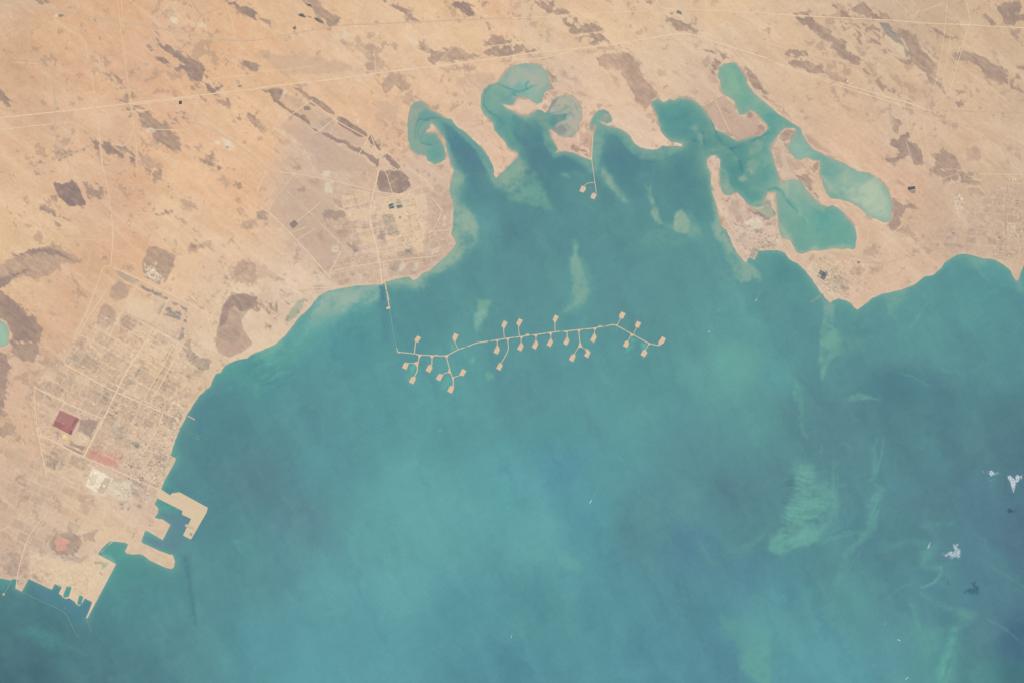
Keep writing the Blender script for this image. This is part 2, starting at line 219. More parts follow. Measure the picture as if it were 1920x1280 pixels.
# north centre
P('B', 'K', '310,100 350,92 365,112 395,122 450,130 500,150 512,172 470,165 430,142 370,135 320,125', '385,28 405,20 430,38 420,55 392,48', '275,208 300,188 298,215 282,220')
P('B', 'M', '350,0 440,0 500,50 560,90 610,110 640,145 600,190 560,205 520,180 500,140 440,100 430,60', '0,120 50,130 110,150 125,180 70,200 30,170', '980,40 1060,25 1090,55 1160,80 1165,120 1230,150 1280,155 1200,165 1120,150 1140,120 1080,80 1020,55', '940,0 1000,0 970,20',
  '1740,170 1770,200 1760,245 1730,220', '1690,340 1740,300 1780,260 1860,250 1870,280 1925,285 1925,330 1800,345', '1680,405 1750,365 1790,350 1925,335 1925,415 1780,425 1740,420', '1680,0 1735,0 1725,60 1690,60')
P('B', 'S', '1460,30 1500,0 1560,10 1620,60 1650,110 1680,135 1600,130 1540,90 1480,60', '950,1160 980,1140 1050,1200 1080,1250 1060,1268 980,1200', '830,1040 870,1010 890,1060 940,1080 930,1140 900,1120 870,1080')
P('B', 'M', '1220,310 1260,305 1290,350 1380,375 1480,345 1540,375 1620,400 1650,430 1560,455 1440,460 1340,480 1300,450 1290,400 1250,380 1215,380', '940,570 1070,550 1110,600 1155,640 1150,680 1100,690 1050,660 1020,690 960,720 930,660', al=.72)
P('B', 'L', '690,320 740,335 775,270 810,320 890,355 885,420 960,450 1000,520 950,520 890,510 830,520 800,480 830,440 760,380 700,345', '1390,505 1510,500 1640,490 1620,520 1500,535 1410,545', '1060,740 1160,680 1230,740 1130,770', '600,250 660,290 700,340 640,340', '890,560 930,600 940,660 890,620', '1800,450 1920,440 1920,470 1840,480', '1110,755 1200,755 1150,800 1105,790', '1560,480 1650,490 1640,515 1560,505', '60,390 110,380 90,430 50,430', '185,300 220,330 190,340', '1330,790 1370,800 1360,830 1310,810', '840,765 895,770 880,790', '1040,920 1110,915 1080,940', '1030,960 1090,980 1100,1020 1060,1010', '950,905 1000,910 980,950 950,940', '820,460 880,450 890,540 830,520', al=.6)
P('B', 'Y', '1465,570 1600,570 1560,650 1590,715 1520,640', '180,740 250,720 400,770 600,920 830,1050 780,1110 560,1000 430,950 330,850', '250,880 480,1010 560,1060 780,1170 870,1260 900,1290 460,1290 430,1150 330,1100 200,960', '1560,540 1800,560 1790,620 1740,700 1600,640', '0,400 300,400 600,450 780,520 500,560 200,560', '900,760 1080,780 1050,900 900,900', al=.45)
P('B', 'S', '50,675 130,660 210,670 205,720 180,750 230,800 300,840 360,860 400,910 430,950 490,990 550,1000 600,1040 680,1050 720,1090 780,1115 830,1140 890,1180 930,1200 920,1270 880,1230 820,1170 760,1150 700,1120 670,1080 600,1070 540,1040 480,1000 410,960 350,910 320,880 260,850 200,810 140,770 110,710', rag=1.4)
P('B', 'M', '270,650 340,660 400,720 460,740 540,790 590,840 600,870 540,850 460,795 400,760 320,690', rag=1.2)
P('B', 'S', '610,870 650,880 720,930 800,980 835,1010 830,1032 770,1030 700,990 640,950 605,905', '355,805 395,795 425,815 400,835 360,830', '400,765 440,785 440,797 410,785', rag=1.0)
P('B', 'g', '500,890 560,880 575,920 540,960 490,930')
P('B', 'W', '185,740 215,690 240,670 225,710 205,735', '1610,70 1630,75 1625,82', '1710,118 1740,115 1740,138 1715,136', '750,600 795,600 790,625 755,625', '760,895 775,895 770,930 755,920')
P('B', 'w', '560,240 740,230 720,290 620,330 580,290', '1080,270 1200,240 1210,330 1100,360', '150,920 330,1070 300,1090 120,960')
P('B', 'L', '0,905 30,900 90,980 85,1000 20,970', '120,1070 165,1120 160,1140 130,1110', '1730,150 1745,155 1740,165', '170,1020 230,1060 270,1080 200,1105 170,1050', '250,1180 350,1220 320,1240', '420,1150 440,1150 440,1190 415,1185', '260,1250 340,1240 320,1280 260,1280', '1190,1155 1270,1160 1260,1172 1200,1168', '1310,1240 1430,1222 1400,1262')
# north centre right
P('C', 'M', '110,0 210,10 270,20 310,0 325,40 300,80 440,70 440,100 360,110 320,100 250,110 240,70 190,30', '370,135 420,135 400,160 450,170 480,130 500,140 480,190 510,220 540,180 610,170 680,215 660,240 580,255 480,260 420,245 440,205 400,195',
  '480,270 580,262 670,245 700,285 740,310 640,330 560,330 600,300 580,285 530,300 490,345 475,350 510,310', '1000,0 1060,5 1050,35 1010,30', '1140,110 1200,120 1280,160 1330,190 1400,240 1330,230 1220,235 1195,180 1150,150', '0,330 80,330 100,390 0,405', '100,390 160,370 220,385 120,400', '0,290 50,300 30,320',
  '250,510 290,530 330,600 310,660 260,720 235,735 285,640 272,560', '435,1090 460,1075 500,1110 560,1130 570,1170 500,1140 450,1120', '1755,505 1800,530 1840,590 1890,650 1910,690 1920,740 1860,690 1800,640 1765,580', '1420,355 1500,375 1560,410 1640,430 1640,450 1570,450 1520,410 1440,385')
P('C', 'L', '660,410 760,395 870,400 920,430 975,470 960,520 990,580 1040,620 1100,690 1080,740 1040,800 1000,830 950,790 910,760 900,700 860,650 840,600 800,540 740,500 700,520 650,490 620,430', al=.85)
P('C', 'M', '760,410 880,410 960,470 940,540 980,590 900,620 850,560 800,500', '880,660 1000,640 1100,690 1080,740 1030,790 980,780 920,730', al=.35, soft=4)
P('C', 'L', '510,375 640,345 750,350 770,380 650,390 560,405', '740,560 800,590 810,640 760,620', '1010,850 1080,840 1085,890 1060,910 1020,880', '100,430 200,415 310,420 300,445 180,450', '0,480 60,490 20,505', '1110,350 1170,345 1170,365 1130,380', '1360,330 1420,325 1380,365', '1290,262 1375,262 1350,278 1300,275', '1290,345 1335,305 1320,330', '350,530 420,530 430,570 490,590 500,620 430,600 380,570', '500,990 590,990 580,1130 510,1090', '430,650 480,680 540,700 580,730 520,720 460,690', '0,0 80,10 70,60 0,70', '130,165 185,165 180,205 140,200', '1100,190 1140,195 1130,230', '1480,0 1525,0 1500,35', '1360,0 1400,0 1380,40 1345,25', '1880,230 1930,190 1930,250', '1680,390 1720,400 1700,420', '1890,450 1920,460 1920,480', '1350,690 1390,690 1385,730 1360,720', '700,0 750,5 740,35 705,30', '1340,540 1400,560 1390,590 1340,580', '1450,560 1540,560 1560,640 1480,620', '1500,320 1560,340 1620,370 1600,380 1520,350', al=.55)
P('C', 'v', '1090,525 1150,530 1150,570 1095,570', '260,215 290,215 280,330 250,320', al=.45)
P('C', 'Y', '1440,790 1590,710 1680,790 1690,830 1740,880 1800,870 1850,880 1870,960 1820,1020 1690,1055 1600,1000 1530,970 1500,900 1460,840', al=.8, soft=1)
P('C', 'M', '1860,930 1880,920 1900,960 1900,990 1840,1025 1825,1020', '1770,840 1810,840 1810,865 1785,882 1765,862', '1590,830 1630,850 1640,880 1600,860', '1650,750 1680,800 1670,810', '1600,1000 1700,1050 1640,1030')
P('C', 'T', '1490,450 1530,435 1580,470 1550,520 1530,560 1490,530 1475,490', al=1)
P('C', 'S', '1490,460 1560,455 1545,530 1500,540', al=.5)
P('C', 'K', '1180,85 1210,82 1212,105 1180,105', '1225,85 1260,80 1280,125 1232,110', '1155,90 1175,90 1172,100', al=.75)
P('C', 'V', '270,830 300,760 350,725 400,716 450,725 492,762 522,812 520,872 500,935 488,990 448,1028 400,1030 350,1015 310,960 300,900 270,880 330,850', al=.95)
P('C', 'G', '275,810 310,748 350,738 330,770 300,800 285,832', '320,870 370,865 390,905 350,910', '300,970 380,930 410,980 360,1010 320,1000', '340,790 365,780 360,800', '395,790 420,795 410,805')
P('C', 'q', '300,960 410,930 410,1000 350,1015')
P('C', 'U', '575,920 605,890 635,940 600,980 582,975', '430,1030 490,990 480,1040', al=.6)
P('C', 'q', '1470,1180 1550,1170 1570,1280 1470,1280', al=.35)
# north-east
P('D', 'M', '175,95 200,85 310,85 330,105 280,118 190,110', '190,130 330,135 370,170 420,200 470,230 490,270 520,300 590,320 590,380 660,400 700,440 680,505 610,480 560,440 500,400 450,360 470,320 390,300 370,250 300,200 220,160',
  '390,20 430,15 500,45 540,70 590,80 620,110 680,140 540,130 530,90 450,40', '1230,240 1250,215 1300,230 1330,260 1400,270 1430,305 1380,300 1310,290', '140,480 190,430 240,450 310,460 400,480 440,580 380,570 310,540 230,510', '1605,100 1640,95 1700,150 1730,180 1670,190 1630,150',
  '1820,220 1900,215 1890,260 1905,305 1850,285 1820,270', '1870,500 1930,490 1930,545', '1810,600 1880,560 1895,600 1860,600 1850,650 1910,680 1920,700 1850,690 1815,650', '1410,680 1440,670 1465,690 1460,715 1420,715', '1400,770 1460,745 1475,780 1460,800 1420,800', '945,905 990,880 1000,930 970,1000 945,980', '530,590 580,592 600,620 545,612')
P('D', 'S', '770,110 810,95 830,145 780,135', '985,1010 1050,975 1070,1010 1050,1060 1120,1060 1150,1110 1170,1250 1090,1240 1060,1180 980,1210 920,1240 870,1190 960,1170 970,1130 920,1100 920,1060 970,1040', '1700,70 1740,30 1800,10 1890,10 1900,70 1880,110 1925,110 1925,140 1860,160 1840,195 1780,190 1740,140', '200,125 330,133 350,165 260,165', al=.85)
P('D', 'M', '620,60 700,10 740,30 780,80 800,110 740,135 680,110 630,90', '830,100 900,100 930,140 840,145', '910,180 980,220 1060,240 1120,270 1140,340 1200,400 1240,470 1250,520 1220,570 1260,610 1300,640 1350,690 1355,715 1310,680 1250,640 1200,590 1150,530 1100,490 1060,440 1040,370 1010,310 970,250',
  '930,420 1010,440 1070,460 1080,490 1020,490 960,450', '1400,400 1470,385 1560,405 1650,440 1700,470 1750,500 1810,540 1800,640 1740,630 1660,580 1590,530 1550,480 1490,460 1400,460', '1230,1120 1290,1150 1310,1120 1380,1160 1430,1220 1450,1280 1250,1290')
P('D', 'T', '540,150 640,160 700,200 690,250 720,300 700,350 660,330 600,270 560,210', '60,395 290,360 300,450 150,440', '700,520 760,540 800,590 860,580 880,630 940,660 960,710 910,700 860,680 800,640 780,600 720,545', '840,390 900,360 930,410 900,420', '840,230 900,240 880,300 840,280', '700,180 860,200 860,330 740,330', al=.95)
P('D', 'L', '450,530 510,545 580,590 540,610', '1670,395 1700,390 1740,450 1750,490 1710,460', '1730,725 1760,695 1800,690 1790,705 1750,725', '570,800 600,790 640,840 660,885 640,885 600,830', '660,800 700,785 735,825 700,810', '550,645 600,660 660,700 655,720 600,690', '500,760 540,735 560,745', '820,800 860,830 830,830', '910,840 940,880 910,890', '1500,1100 1560,1090 1600,1150 1600,1200 1480,1220',
  '1750,1160 1775,1130 1800,1190 1830,1225 1800,1220', '1770,1080 1850,1110 1890,1160 1920,1200 1920,1230 1870,1200 1830,1130', '1590,1010 1620,1040 1640,1090 1620,1080', '1500,1030 1560,1050 1540,1065', '1240,890 1380,920 1500,960 1520,975 1400,950 1260,910', '0,740 60,770 100,810 50,800', '90,820 190,850 170,880 110,860', '290,310 350,315 330,350 290,350', '0,190 20,240 0,270', '75,165 95,170 90,190', '1145,155 1180,165 1185,185 1150,175', '780,420 820,440 800,450', '1900,345 1930,335 1930,395', '1790,740 1820,750 1810,765', '1885,755 1930,740 1920,775', '990,480 1060,490 1030,500', '730,480 750,470 740,500', '1040,300 1100,320 1130,400 1100,400', '800,1060 870,1100 820,1110', '740,900 800,920 760,930', '790,1020 815,1030 805,1050', '470,250 530,290 500,300', al=.6)
P('D', 'G', '830,165 910,170 930,215 980,260 1010,310 1035,360 1055,430 1030,430 1020,350 960,320 905,280 870,230 850,195', rag=.8)
P('D', 'w', '910,310 1020,355 1025,435 960,380', '870,360 910,365 880,385', '1110,580 1170,590 1160,640 1120,620', '860,260 900,265 885,320', '210,0 250,60 240,80 190,20', al=.5)
P('D', 'M', '75,1040 130,970 205,965 180,1040 140,1060 110,1080', '300,1190 350,1220 390,1200 385,1270 350,1280', '110,1060 140,1090 130,1120 110,1100')
P('D', 'L', '255,1000 330,1010 380,1070 430,1130 470,1170 400,1140 330,1100 290,1050', '120,1150 230,1200 330,1280 150,1290', '30,1100 100,1120 110,1280 70,1280', al=.6)
P('D', 'G', '150,1040 205,970 200,990 150,1060', '1130,660 1150,670 1140,680', '1215,680 1240,680 1235,710', al=.5)
P('D', 'Y', '1200,0 1480,0 1510,150 1300,200 1180,120', '1150,560 1300,700 1100,760 1020,700', '1180,740 1300,740 1250,860 1180,850', al=.35)
# west
P('E', 'D', '395,80 470,100 540,65 580,110 620,190 640,255 590,265 540,270 480,240 430,190 410,140', rag=1.2)
P('E', 'T', '610,95 720,85 775,130 780,210 720,230 670,220 650,160', al=1)
P('E', 'M', '370,190 430,190 440,235 400,215', '290,285 340,240 380,270 410,290 420,320 460,340 470,365 430,365 380,320 330,300', '590,290 610,280 600,315 588,312', '400,400 440,390 470,420 450,430', '760,640 790,640 780,680 750,680', '240,0 290,20 305,40 260,30', '85,20 115,30 105,55')
P('E', 'L', '490,370 540,380 530,395', '180,225 220,240 215,250', '340,430 370,430 370,450', '110,328 170,328 170,340 115,338', '1350,220 1400,210 1490,240 1470,290 1380,300', '1410,550 1450,540 1490,560 1590,525 1600,570 1620,620 1590,610 1550,580 1500,590 1440,600 1420,630', '1690,560 1740,500 1790,570 1740,540', '1760,280 1840,280 1845,320 1810,345', '1760,200 1800,200 1790,240', '1640,50 1690,40 1720,90 1700,150 1680,130', '1330,340 1390,360 1400,400 1380,400', '1440,440 1465,440 1480,460 1455,465',
  '1380,940 1440,960 1470,1000 1400,980', '1430,880 1500,950 1440,930', '1800,360 1920,350 1920,440 1830,450 1780,430', '370,1080 400,1080 390,1100', '930,5 960,8 950,22', '1310,580 1330,600 1310,620', '1270,880 1310,890 1290,910', '280,870 300,920 290,925', '1560,780 1590,800 1570,800', '1650,660 1670,640 1660,700', '1460,500 1500,490 1490,510', al=.75)
P('E', 'M', '1760,105 1800,88 1830,105 1800,140', '1150,0 1220,0 1215,60 1150,85 1140,50', '1230,125 1270,122 1260,138', '1095,0 1125,0 1120,50 1100,40', '1410,560 1445,545 1490,555 1450,580', '1000,35 1015,35 1010,52', '1650,0 1690,20 1670,40', al=.8)
P('E', 'T', '1130,300 1310,300 1310,345 1140,330')
P('E', 'L', '0,705 70,640 180,620 270,575 380,560 460,565 540,630 600,660 645,635 625,710 570,705 500,680 420,750 340,790 260,830 200,790 130,800 60,860 -40,880 -40,720', al=.9)
P('E', 'S', '70,640 270,578 390,590 500,640 540,670 420,640 280,615 180,640', '-20,815 80,780 200,730 225,738 110,800 50,870 -20,890', '-20,885 70,940 150,1000 200,1070 240,1090 300,1180 300,1290 90,1290 70,1200 30,1130 -20,1110', al=.9)
P('E', 'D', '0,900 70,950 130,1010 190,1080 100,1060 40,1000', '100,1100 200,1180 220,1280 120,1280', al=.3, soft=5)
P('E', 'M', '1060,700 1120,565 1180,570 1320,640 1300,720 1240,840 1190,850 1080,800', rag=.8, al=.75)
P('E', 'w', '1080,700 1160,690 1230,730 1220,850 1150,840 1080,780', al=.85)
P('E', 'L', '835,870 890,820 990,870 960,950 880,980 820,950', '750,1020 800,990 870,1060 840,1160 790,1190 720,1150', '900,1120 960,1080 1050,1130 1000,1200 900,1210', '1160,960 1240,1000 1200,1080 1150,1060', rag=1, al=.8)
LAND.append((pts('R', '405,640 406,622 410,602 420,565 435,551 455,550 482,557 484,575 465,583 453,600 455,617 465,628 472,642 462,655 450,662 430,671 412,662 405,650'), (184, 158, 140), .85, 1, 1, .3))
P('E', 'D', '1630,1180 1650,1090 1680,985 1740,930 1820,925 1925,950 1920,1005 1860,1045 1800,1060 1760,1010 1720,1060 1690,1150', rag=1.2, al=.6, soft=3)
P('E', 'S', '1640,1190 1790,1170 1810,1250 1700,1290 1650,1260', rag=1.5, al=.35, soft=5)
P('E', 'L', '1700,790 1810,670 1930,690 1930,840 1820,840 1740,810', '1500,1030 1570,980 1650,870 1700,810 1710,840 1640,920 1560,1000 1510,1050', al=.75)
P('E', 'g', '870,740 1060,820 1000,860 880,780', '1055,850 1260,960 1230,980 1060,880', al=.7)
P('E', 'q', '1060,850 1270,955 1250,975 1050,880', '1290,975 1430,1040 1410,1060 1280,990', '1395,1050 1425,1050 1370,1280 1330,1280', '1250,1020 1360,1040 1350,1130 1230,1080', al=.8)
P('E', 'p', '940,940 1230,980 1140,1160 960,1080', '1680,850 1800,850 1600,1080 1620,900', '1570,1080 1640,1000 1600,1290 1575,1290', '660,1000 700,1010 560,1280 530,1280', al=.4)
# middle coast plain
P('F', 'Y', '230,20 480,60 720,110 880,150 870,250 700,260 640,290 720,390 850,430 880,550 780,580 800,640 900,650 940,850 640,870 560,780 470,720 330,560 90,310 130,200', al=.42, soft=3)
P('F', 'Y', '1280,130 1460,150 1475,420 1490,530 1300,720 1200,800 990,800 980,640 1250,600 1290,420', '960,640 1240,620 1240,740 1000,800', al=.5, soft=2)
P('F', 'S', '920,0 1100,0 1150,60 1160,110 1130,160 1050,175 920,160 910,80', rag=1.2)
P('F', 'M', '460,310 560,300 640,290 690,350 600,380 500,350', '600,450 680,440 690,510 620,500', '680,540 760,580 770,620 700,600', '920,450 970,480 960,560 920,520', '0,250 40,260 30,280', '0,310 60,300 95,350 60,380 10,370', al=.6)
P('F', 'q', '460,310 640,290 690,350 560,380', '680,540 770,580 770,620 700,600', '0,300 90,310 90,380 10,370', '300,130 370,110 370,180 300,170', al=.5)
P('F', 'L', '460,480 510,460 490,520', '390,60 480,60 490,130 400,110', '300,130 340,120 370,170 340,180', '1060,600 1180,570 1180,640 1080,650', '420,865 500,860 510,885 430,885', '340,880 420,870 350,920', '180,930 260,910 280,930 190,950', '780,0 840,0 820,25 790,20', '790,60 830,80 810,75', '330,680 390,720 360,710', '240,760 300,840 280,830', '0,480 20,500 0,530', '520,190 620,200 700,310 640,300 540,230', '640,410 850,420 850,430 640,440', '1240,350 1280,340 1280,350', al=.6)
P('F', 'Y', '0,690 60,700 140,760 200,800 230,850 130,820 60,800 0,820', al=.5)
P('F', 'G', '980,720 1100,660 1050,770 990,760', '1100,590 1180,570 1170,630 1110,640', '1060,740 1100,730 1090,770', '1170,700 1200,690 1200,770 1160,770', al=.45)
P('F', 'M', '0,950 30,1000 0,1010', '90,985 115,985 115,1075 95,1075', '135,1000 160,980 155,1070', '0,1000 50,1020 60,1055 0,1060', '200,1010 250,980 215,1030', '120,1100 150,1090 140,1130', '80,1150 120,1160 100,1180')
P('F', 'V', '215,1120 260,1040 320,970 370,955 350,1030 300,1100 240,1140')
P('F', 'G', '225,1085 250,1075 245,1150 220,1130', '230,1150 250,1150 240,1180', '300,1060 330,1050 320,1080', '360,950 395,970 375,980', '360,1010 380,1000 370,1030', al=.7)
P('F', 'P', '640,180 740,190 745,250 650,280', '740,140 860,160 850,240 750,240', '655,300 820,255 850,380 720,385', '750,435 880,430 885,560 800,568', '920,230 1030,190 1270,130 1280,340 1260,520 1240,620 1170,560 1000,540 960,400 930,330', '1180,560 1260,490 1260,610 1200,620', al=.75)
P('F', 'W', '515,90 585,78 572,175 515,165', '1395,335 1428,335 1425,420 1395,415', '1090,690 1150,690 1090,760 1060,750', '1190,690 1225,690 1200,760 1170,750', '1310,590 1380,570 1370,620 1320,630', '570,560 620,560 620,610 560,610', '700,490 740,490 740,515 710,515', '500,0 560,0 550,45 500,40', al=.6, rag=.5)
P('F', 'w', '780,740 850,760 760,840 740,830 780,780', '540,180 650,180 620,200 550,190', '400,780 560,760 540,850 420,840', '0,870 130,840 260,860 100,920 0,930', al=.5)
P('e', 'g', '500,760 700,740 820,1090 720,1140 610,1110', al=.75, soft=1, rag=.4)
P('e', 'G', '755,480 840,490 840,570 750,560', '940,780 1000,790 1020,870 960,860', '980,880 1030,900 1010,960 985,950', al=.6)
P('e', 'q', '890,540 1060,500 1040,580 880,610', '400,1000 550,960 590,1190 440,1190', '330,880 520,870 480,960 330,980', al=.4)
P('e', 'G', '620,1020 690,1000 690,1020 620,1040', '610,1090 690,1070 690,1085 615,1110', '700,1060 780,1030 780,1050 700,1080', '620,960 700,930 690,950 620,980', '740,1110 800,1080 800,1100 750,1125', al=.9, rag=.2, soft=.6)
P('e', 'G', '1385,130 1425,140 1420,165 1395,160', '1130,190 1180,200 1160,225', al=.9)
# east
P('G', 'W', '1740,395 1800,350 1840,345 1890,400 1885,425 1800,440', al=.8, rag=.4)
P('G', 'M', '1770,262 1800,290 1860,320 1925,350 1925,385 1860,350 1800,310', '1640,170 1680,165 1690,190 1650,200 1600,210', '1600,215 1640,195 1620,240', al=.9)
P('g', 'V', '770,230 870,230 1020,260 1080,160 1130,160 1160,270 1210,370 1200,430 1120,460 1060,400 960,380 860,330', al=.9)
P('g', 'G', '1040,190 1100,120 1150,150 1160,240 1130,200 1080,190', '1010,235 1060,200 1050,240', '840,340 900,330 1080,420 1190,430 1100,490 1020,480 940,390 860,390', '765,235 820,260 810,300', '1060,260 1090,270 1090,290', '1180,280 1220,360 1215,430 1195,340', al=.8)
P('g', 'q', '520,530 800,580 790,640 540,570', '700,390 780,410 750,480 710,450', '850,640 1010,640 1010,690 880,720', '1040,540 1110,560 1080,590', '1120,660 1200,690 1150,690', al=.6)
P('g', 'G', '850,950 945,960 900,1100 880,1160 760,1120 790,1040', al=.75)
P('g', 'g', '950,740 1250,740 1240,990 960,980', '480,150 620,140 560,420 440,330', '540,740 700,740 660,900 540,880')
P('g', 'w', '1180,760 1300,790 1420,940 1400,1010 1250,930', '230,170 330,150 450,480 320,400', al=.5)
P('H', 'S', '210,45 300,30 330,90 340,150 390,200 400,240 340,190 290,130 240,80', '930,170 960,200 1000,240 1090,250 1120,300 1050,290 1000,340 1000,420 940,460 890,400 940,350 930,260', al=.75)
P('H', 'M', '100,95 190,60 140,55 110,80', '740,340 820,350 790,362 750,352', '560,225 680,270 640,265', '270,620 340,602 320,620', '670,150 720,170 700,200', '360,0 400,0 395,60 370,30', al=.7)
P('H', 'L', '945,70 980,50 1040,90 1030,130 990,110', '720,590 800,560 840,620 780,650 720,640', '620,730 680,700 730,780 630,790', '770,720 870,700 880,740 760,790', '1190,580 1230,570 1250,600 1200,640', '1820,340 1850,390 1820,400', '1500,130 1560,120 1570,160 1530,190', '1730,370 1750,360 1755,390', '1000,420 1060,480 1050,510 980,470', '1530,190 1550,160 1620,170 1650,180 1640,190', '1650,330 1680,310 1690,340', al=.7)
P('H', 'M', '1250,0 1420,0 1440,80 1310,110 1290,60 1240,30', '1440,30 1500,20 1590,80 1580,120 1440,90', '1210,0 1250,0 1230,90 1215,60', '1340,0 1540,0 1560,40 1440,40', al=.75)
P('H', 'G', '1320,545 1340,540 1400,545 1470,575 1440,580 1330,560', '1580,410 1610,410 1595,432', '1610,385 1640,385 1660,395 1640,400', '1340,490 1380,480 1375,512 1345,512', '1655,410 1680,415 1660,425', '1510,280 1550,290 1530,305', al=.55)
P('H', 'Y', '1250,500 1400,420 1700,480 1900,500 1880,700 1700,660 1500,610 1400,630 1300,540', '1560,380 1640,370 1740,380 1740,480 1500,470', '1700,110 1920,110 1920,400 1700,380', '470,740 600,780 640,880 560,900 470,880', al=.4)
P('H', 'q', '1470,470 1540,440 1500,450 1470,480', '1590,450 1610,480 1690,510 1640,505', '1820,440 1920,430 1900,530 1830,520', '1390,440 1425,440 1425,505 1390,505', '1690,450 1750,440 1760,500 1700,510', '490,760 640,850 620,900 470,890', '1725,590 1870,610 1860,650 1730,640', '740,850 780,860 760,900', al=.55)
P('H', 'w', '1430,180 1455,180 1475,240 1460,300 1430,320 1400,240', '300,700 350,690 330,760 290,760', '690,690 750,700 720,730 680,710', '1810,420 1870,400 1860,480 1830,470', '880,520 930,520 910,545', al=.6)
P('H', 'p', '1790,40 1870,40 1870,65 1795,65', '330,90 380,100 440,220 420,260 350,160', al=.6)
# industrial city
P('I', 'S', '80,10 290,0 300,60 240,150 190,155 130,110 80,90', '-20,60 55,100 75,200 55,300 40,480 -20,530', al=.75)
P('I', 'M', '-20,515 60,520 70,560 20,560 -20,550', '-20,640 80,600 130,650 80,710 -20,730', '60,730 150,705 150,750 100,760', '340,860 400,820 480,900 460,980 360,930', '95,1020 180,990 180,1030 110,1050', '165,705 200,740 195,770 170,740', '1400,60 1480,80 1580,150 1570,200 1500,240 1470,180 1380,110', '1200,360 1250,280 1330,310 1310,370 1270,350 1230,380', al=.65)
P('I', 'g', '520,120 590,40 690,90 650,150 600,185 530,160', '650,180 720,90 720,130 670,190', '730,400 780,360 840,390 800,460 730,470', '890,410 940,430 900,470', '960,310 1060,170 1110,210 1010,280', al=.8)
P('I', 'Y', '250,360 420,420 500,430 620,520 740,560 520,520 300,480', '420,280 480,220 570,260 560,340 490,380 420,330', '520,430 560,360 640,380 590,440', '640,430 700,300 850,370 800,450 720,500 600,470', '1620,40 1820,0 1800,80 1720,125 1640,90', '890,520 1000,450 1200,550 1150,660 1050,640 900,600', '330,480 440,520 380,640 300,610', '20,800 200,790 220,950 60,960', al=.5)
P('I', 'L', '1150,400 1230,400 1220,450 1150,450', '840,210 900,170 900,220 860,280', '980,290 1040,190 1060,200 1000,290', '1040,140 1140,180 1120,190 1040,160', '820,90 960,140 920,150 830,110', '1260,60 1300,20 1310,90 1240,260 1190,340 1140,390 1190,250', '1380,380 1440,350 1420,420 1380,430', '1240,230 1290,210 1260,280', '840,280 880,270 860,300', al=.6)
P('I', 'q', '1290,540 1350,500 1370,560 1310,680 1250,680', '1000,1040 1120,1090 1060,1200 980,1160', '890,1190 980,1190 980,1260 900,1260', '1090,850 1280,850 1240,950 1100,900', '1130,740 1190,760 1170,790', '730,380 830,380 790,460', '1380,30 1600,180 1500,240 1380,130', '1290,230 1360,220 1340,260', '950,960 1000,860 1000,980 950,1020', al=.45)
P('m', 'U', '840,420 1140,440 1010,720 780,620', '660,810 920,890 860,960 640,850', '540,850 880,990 850,1040 530,890', '1040,870 1200,960 1250,1030 1010,960', '400,620 480,640 440,820', al=.75, rag=.5)
P('m', 'G', '1060,440 1130,470 1010,710 970,690', '250,1040 340,1020 330,1090 250,1080', '480,1120 560,1140 560,1200 490,1200', '780,540 1000,640 960,690 760,610', '410,920 480,940 470,970 420,960', al=.5, rag=1)
P('m', 'g', '1290,520 1560,560 1600,650 1700,770 1880,800 1850,900 1700,940 1420,760', al=.75)
P('m', 'v', '1410,770 1480,730 1560,870 1480,840', '1600,980 1760,1000 1700,1100', al=.4)
P('m', 'p', '800,640 880,640 1000,740 940,880 780,800', al=.6)
LAND.append((pts('m', '980,960 1200,1020 1500,1130 1480,1240 1180,1180 940,1060'), (212, 150, 136), .8, 2.5, 2, .3))
LAND.append((pts('m', '1180,960 1560,980 1540,1090 1300,1060'), (216, 174, 148), .7, 3, 2, .3))
P('m', 'U', '950,1060 1060,1110 1040,1130 940,1080', '1040,970 1180,1020 1240,990 1180,1060 1040,1000', al=.8, rag=.6)
P('m', 'q', '1490,1060 1560,1000 1540,1100 1480,1210 1440,1190', '1190,790 1300,850 1280,870 1200,820', al=.8)
P('m', 'Y', '180,380 390,390 300,530 180,480', al=.7, soft=1)
LAND.append((pts('m', '320,550 400,590 380,630 320,600'), (198, 192, 128), .7, 1.5, 1, .3))
P('n', 'K', '830,960 920,940 975,990 930,1050 850,1030', al=.75, rag=.8)
P('n', 'K', '855,595 905,560 930,540 945,590 970,625 900,630', al=.8, rag=.3, soft=.5)
P('n', 'G', '510,640 630,660 590,720 530,690', '350,590 500,640 480,660 340,620', '690,880 780,890 770,915 700,905', '480,850 540,830 530,870 480,900', '230,930 350,990 320,1010 240,960', '490,320 560,330 550,400 490,390', '1060,790 1170,750 1150,780', al=.65, rag=.8)
P('n', 'w', '320,600 560,700 540,720 320,630', '540,800 610,780 600,830 550,840', al=.8)
P('n', 'U', '1180,1130 1380,1200 1360,1230 1180,1170', '1230,1090 1300,1110 1260,1120', '1260,960 1350,960 1340,1010', '1400,920 1480,850 1500,900 1460,950', al=.45, rag=.6)
P('o', 'w', '600,640 840,540 960,600 940,760 1060,920 900,880 680,760', '300,340 420,380 640,490 700,500 520,830 340,750 180,640', al=.75, soft=3)
P('o', 'G', '910,1010 960,980 980,1010 930,1060', '780,930 860,930 840,990 780,990', '1060,960 1160,940 1150,1010 1080,1010', al=.6)
P('o', 'K', '955,625 985,620 985,650 960,650', '990,750 1020,750 1015,780 990,780', '915,500 950,500 945,535 920,535', '955,310 985,310 980,335', al=.6, rag=.3)
P('o', 'L', '60,800 320,820 340,960 200,1000 60,900', '0,540 160,600 60,640 0,640', '880,380 1000,440 940,450', '1190,370 1300,400 1250,430', '1060,470 1160,480 1120,560', '660,560 740,560 700,680 650,640', al=.5)
